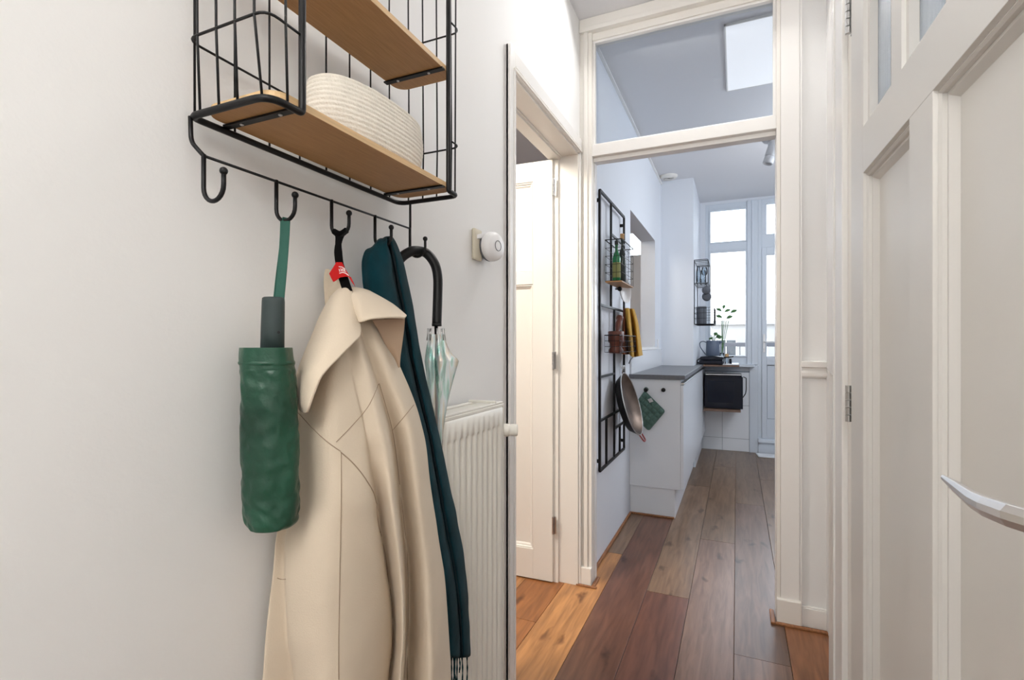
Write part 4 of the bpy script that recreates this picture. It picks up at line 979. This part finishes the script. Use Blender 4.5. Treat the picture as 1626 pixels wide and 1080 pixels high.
# ================================================================= FAR END OF KITCHEN
# microwave on its shelf
obj('microwave_shelf', B(-.305, .035, 5.42, 5.935, .478, .498), dshelf_m, None, bevel=.002, label='dark wooden wall shelf under the microwave', cat='shelf')
mw = thing('microwave_oven', 'dark blue-black microwave oven on the low wooden shelf', 'microwave', (-.12, 5.68, .5))
obj('housing', B(-.302, .045, 5.50, 5.90, .502, .835), dark_m, mw, bevel=.006)
dd = obj('door', B(-.300, .055, 5.485, 5.50, .503, .822), dark_m, mw, bevel=.003)
obj('window', B(-.270, -.03, 5.482, 5.486, .56, .78), darkgl_m, dd, bevel=.001)
obj('handle', MB().tube(rpath([(.055, 5.49, .62), (.078, 5.46, .66), (.084, 5.45, .70), (.084, 5.45, .815), (.06, 5.49, .822)], .012), .0045, 8), black_m, dd, True)
obj('top_trim', B(-.290, .04, 5.49, 5.53, .836, .846), alu_m, mw, bevel=.002)
obj('grill_shelf', B(-.304, .022, 5.36, 5.80, .925, .942), dshelf_m, None, bevel=.001, label='thin wood edged shelf carrying the contact grill', cat='shelf')
obj('white_board', MB().prism([(-.10, 5.37, .943), (.018, 5.37, .943), (.018, 5.76, .943), (-.10, 5.76, .943)], (0, 0, .010)), plast_m, None, bevel=.002, label='flat white board lying on the grill shelf', cat='board')
gl = thing('contact_grill', 'black contact grill with sloping lid below the kettle', 'contact grill', (-.23, 5.5, .945))
obj('base', MB().prism([(-.345, 5.38, .948), (-.345, 5.38, .985), (-.125, 5.38, .985), (-.125, 5.38, .948)], (0, .24, 0)), dark_m, gl, bevel=.006)
obj('lid', MB().prism([(-.350, 5.375, .990), (-.330, 5.375, 1.022), (-.23, 5.375, 1.026), (-.12, 5.375, 1.020), (-.125, 5.375, .990)], (0, .25, 0)), dark_m, gl, bevel=.006)
obj('handle', MB().tube(rpath([(-.12, 5.39, 1.012), (-.06, 5.39, 1.020), (-.03, 5.40, 1.026)], .01), .006, 8), black_m, gl, True)
obj('hinge_loop', MB().tube(rpath([(-.340, 5.40, 1.0), (-.362, 5.38, .985), (-.362, 5.38, .965), (-.34, 5.40, .955)], .01), .005, 8), black_m, gl, True)
obj('foot', MB().lathe([(.012, -.0045), (.012, .004)], (-.32, 5.41, .950), seg=12), black_m, gl); obj('foot', MB().lathe([(.012, -.0045), (.012, .004)], (-.15, 5.41, .950), seg=12), black_m, gl)
kt = thing('kettle', 'slate blue electric kettle with slim loop handle on the contact grill', 'kettle', (-.225, 5.5, 1.027))
kc = Vector((-.222, 5.50, 1.028))
obj('body', MB().lathe([(.064, 0), (.066, .004), (.062, .148), (.058, .153), (.001, .155)], kc, seg=32), kettle_m, kt, True)
obj('handle', MB().tube(rpath([kc + Vector((-.060, 0, .135)), kc + Vector((-.09, -.01, .150)), kc + Vector((-.125, -.015, .135)), kc + Vector((-.120, -.015, .09)), kc + Vector((-.068, 0, .012))], .03), .0048, 8), kettle_m, kt, True)
obj('spout', MB().prism([kc + Vector((.055, -.012, .148)), kc + Vector((.098, 0, .138)), kc + Vector((.055, .012, .148)), kc + Vector((.060, 0, .110))], (0, 0, .003)), kettle_m, kt)
t = thing('salt_grinder', 'small clear grinder with brown cap beside the contact grill', 'grinder', (-.085, 5.42, .954))
obj('jar', MB().lathe([(.016, 0), (.016, .055), (.012, .062)], (-.090, 5.42, .954), seg=16), tumbler_m, t, True)
obj('cap', MB().lathe([(.017, .062), (.018, .066), (.018, .092), (.013, .098)], (-.090, 5.42, .954), seg=16), cork_m, t, True)
t = thing('pepper_jar', 'small black lidded jar on the white board', 'jar', (-.055, 5.40, .954))
obj('jar', MB().lathe([(.013, 0), (.013, .035), (.010, .04)], (-.058, 5.40, .954), seg=14), dark_m, t, True)
obj('lid', MB().lathe([(.012, .04), (.012, .05)], (-.058, 5.40, .954), seg=14), black_m, t)
# plants on the sill
def plant(name, label, base, leaves, potr, poth, pm):
    t_ = thing(name, label, 'potted plant', base); b_ = Vector(base)
    obj('pot', MB().lathe([(potr * .75, 0), (potr, poth), (potr * .9, poth), (potr * .85, poth - .008), (.001, poth - .008)], b_, seg=20), pm, t_, True)
    for (tip, L, wd, roll) in leaves:
        tip = Vector(tip); s0 = b_ + Vector((0, 0, poth - .005)); mid = s0.lerp(tip, .6) + Vector((0, 0, .02))
        obj('stem', MB().tube(cr([s0, mid, tip], 5), .0028, 6), leafg_m, t_, True)
        dr_ = (tip - mid).normalized(); dr_ = (dr_ + Vector((roll, 0, -.3))).normalized(); sd_ = dr_.cross(Vector((0, 1, .2))).normalized(); rows = []
        for i in range(7):
            f = i / 6; ww = wd * sin(pi * min(1, f * .92 + .06)) ; cc = tip + dr_ * L * f + Vector((0, 0, -.25 * L * f * f))
            rows.append([cc - sd_ * ww, cc - sd_ * ww * .5 - Vector((0, .004, .002)), cc, cc + sd_ * ww * .5 - Vector((0, .004, .002)), cc + sd_ * ww])
        obj('leaf', MB().grid(rows), leafg_m, t_, True, solid=.0008)
    return t_
plant('potted_plant', 'small leafy plant in a white pot behind the kettle', (-.235, 5.86, .931), [((-.24, 5.84, 1.20), .05, .022, -.4), ((-.20, 5.84, 1.22), .06, .026, .5), ((-.22, 5.86, 1.24), .05, .02, .2)], .045, .20, plast_m)
plant('tall_sprig_plant', 'tall thin sprig plant with drooping leaves on the window sill', (-.145, 5.885, .931), [((-.10, 5.87, 1.42), .075, .018, .8), ((-.15, 5.87, 1.43), .07, .018, -.9), ((-.12, 5.87, 1.49), .075, .016, .9), ((-.15, 5.87, 1.50), .07, .016, -.8), ((-.135, 5.87, 1.525), .06, .016, .2), ((-.06, 5.87, 1.48), .08, .018, .7)], .028, .12, tumbler_m)
# wire shelf unit by the window
sx = thing('window_side_wire_shelf', 'small black wire shelf unit on the pier beside the window', 'wire shelf', (-.30, 5.28, 1.335))
for y in (5.06, 5.48):
    obj('side_frame', MB().tube([(-.366, y, 1.335), (-.366, y, 1.94)], .0035, 6), black_m, sx, True)
    obj('side_frame', MB().tube(rpath([(-.366, y, 1.94), (-.245, y, 1.94), (-.245, y, 1.72)], .01), .003, 6), wire_m, sx, True)
for z, xo in ((1.93, -.245), (1.72, -.245), (1.335, -.195)):
    q = MB()
    for i in range(9): q.tube([(-.366, 5.06 + .42 * i / 8, z), (xo, 5.06 + .42 * i / 8, z)], .0014, 5)
    q.tube([(-.366, 5.06, z), (xo, 5.06, z), (xo, 5.48, z), (-.366, 5.48, z)], .003, 6, True)
    obj('wire_shelf', q, black_m, sx)
q = MB()
for z in (1.39, 1.44, 1.49): q.tube([(-.366, 5.06, z), (-.195, 5.06, z), (-.195, 5.48, z), (-.366, 5.48, z)], .0018, 5, True)
for i in range(5): q.tube([(-.366 + .171 * i / 4, 5.06, 1.335), (-.366 + .171 * i / 4, 5.06, 1.49)], .0014, 5)
for i in range(8): q.tube([(-.195, 5.06 + .06 * i, 1.335), (-.195, 5.06 + .06 * i, 1.49)], .0014, 5)
obj('basket_guard', q, wire_m, sx)
t = thing('canister', 'dark grey lidded canister in the lowest wire basket by the window', 'canister', (-.31, 5.18, 1.34))
obj('body', MB().lathe([(.044, 0), (.046, .004), (.046, .145), (.040, .148)], (-.310, 5.18, 1.341), seg=24), dgrey_m, t, True)
obj('lid', MB().lathe([(.047, .148), (.047, .160), (.043, .165), (.010, .166)], (-.310, 5.18, 1.341), seg=24), dgrey_m, t, True)
for k, (x, y, r, h, tl) in enumerate(((-.335, 5.14, .022, .17, 'slim clear carafe on the wire shelf nearest the pier'), (-.280, 5.12, .026, .15, 'stemmed clear glass at the outer edge of the wire shelf'), (-.300, 5.26, .028, .14, 'clear tumbler at the back of the wire shelf'))):
    t = thing('drinking_glass', tl, 'glass', (x, y, 1.723))
    if k == 1: pf = [(.026, 0), (.004, .005), (.004, .06), (r, .09), (r * 1.05, .12), (r * .9, h), (r * .86, h), (r, .12), (r * .9, .092), (.002, .07)]
    else: pf = [(r * .8, 0), (r, .01), (r, h * .6), (r * (.55 if k == 0 else 1), h), (r * (.5 if k == 0 else .95), h), (r * .93, h * .6), (r * .9, .012), (.001, .008)]
    obj('bowl', MB().lathe(pf, (x, y, 1.723), seg=20, cap=False), tumbler_m, t, True)
for k, (z, r) in enumerate(((1.655, .040), (1.60, .043))):
    c = Vector((-.262, 5.10 + .07 * k, z))
    t = thing('measuring_cup', ('upper' if k == 0 else 'lower') + ' grey round measuring cup hanging below the wire shelf', 'cup', c)
    obj('cup', MB().lathe([(.001, .022), (r * .8, .022), (r, -.004), (r * .96, -.004), (r * .76, .018), (.001, .018)], c, (.2, -1, 0), 24), dgrey_m, t, True)
    obj('handle', MB().tube([c + Vector((0, 0, r)), c + Vector((0, .01, r + (.03 if k == 0 else .085)))], .003, 6), dgrey_m, t, True)
# floor mat
q = MB().prism([(.20, 5.70, .001), (.80, 5.70, .001), (.80, 5.865, .001), (.18, 5.865, .001), (.185, 5.80, .001)], (0, 0, .012))
obj('door_mat', q, mat_m, None, bevel=.004, label='white mat on the floor before the balcony door', cat='mat')

# ================================================================= OUTSIDE
struct('balcony_floor', B(-1.5, 2.5, 6.07, 7.0, -.12, -.02), bld_m, 'balcony slab outside the kitchen door', 'balcony')
rl = thing('balcony_railing', 'grey metal balcony railing outside the kitchen window', 'railing', (.3, 6.9, -.02))
obj('top_rail', B(-1.4, 2.4, 6.88, 6.92, 1.115, 1.165), rail_m, rl, bevel=.003)
obj('bottom_rail', B(-1.4, 2.4, 6.89, 6.91, .10, .13), rail_m, rl)
for k in range(30):
    x = -1.4 + k * .13; obj('baluster', B(x, x + .010, 6.895, 6.905, -.02, 1.115), rail_m, rl)
GL = -9.0
struct('ground', B(-60, 60, 6.2, 120, GL - .3, GL), bld_m, 'street ground far below the balcony', 'ground')
def building(x0, x1, y, h, fl, cols, label):
    b_ = thing('apartment_building', label, 'building', ((x0 + x1) / 2, y, GL), 'buildings across the street')
    obj('wall', B(x0, x1, y, y + 9, GL, h), bld_m, b_)
    obj('roof', MB().box(x0 - .3, x1 + .3, y - .3, y + 9, h, h + .3), bld_m, b_)
    for i in range(fl):
        z = h - 2.6 - i * 3.0
        if z < -6: break
        for j in range(cols):
            xx = x0 + (x1 - x0) * (j + .5) / cols
            wq = obj('window', B(xx - .75, xx + .75, y - .06, y + .05, z, z + 1.5), trimw_m, b_)
            obj('pane', MB().box(xx - .68, xx - .03, y - .08, y - .05, z + .07, z + 1.43).box(xx + .03, xx + .68, y - .08, y - .05, z + .07, z + 1.43), bwin_m, wq)
        obj('balcony_slab', B(x0 + .4, x1 - .4, y - 1.0, y, z - .75, z - .6), bld_m, b_)
building(-9, -2.2, 38, 1.6, 3, 3, 'low pale apartment block across the street, left of the window view')
building(-1.8, 4.5, 42, 2.6, 3, 3, 'pale apartment block with balconies across the street, behind the railing')
building(5, 12, 36, 1.9, 3, 3, 'pale apartment block across the street, seen through the balcony door')
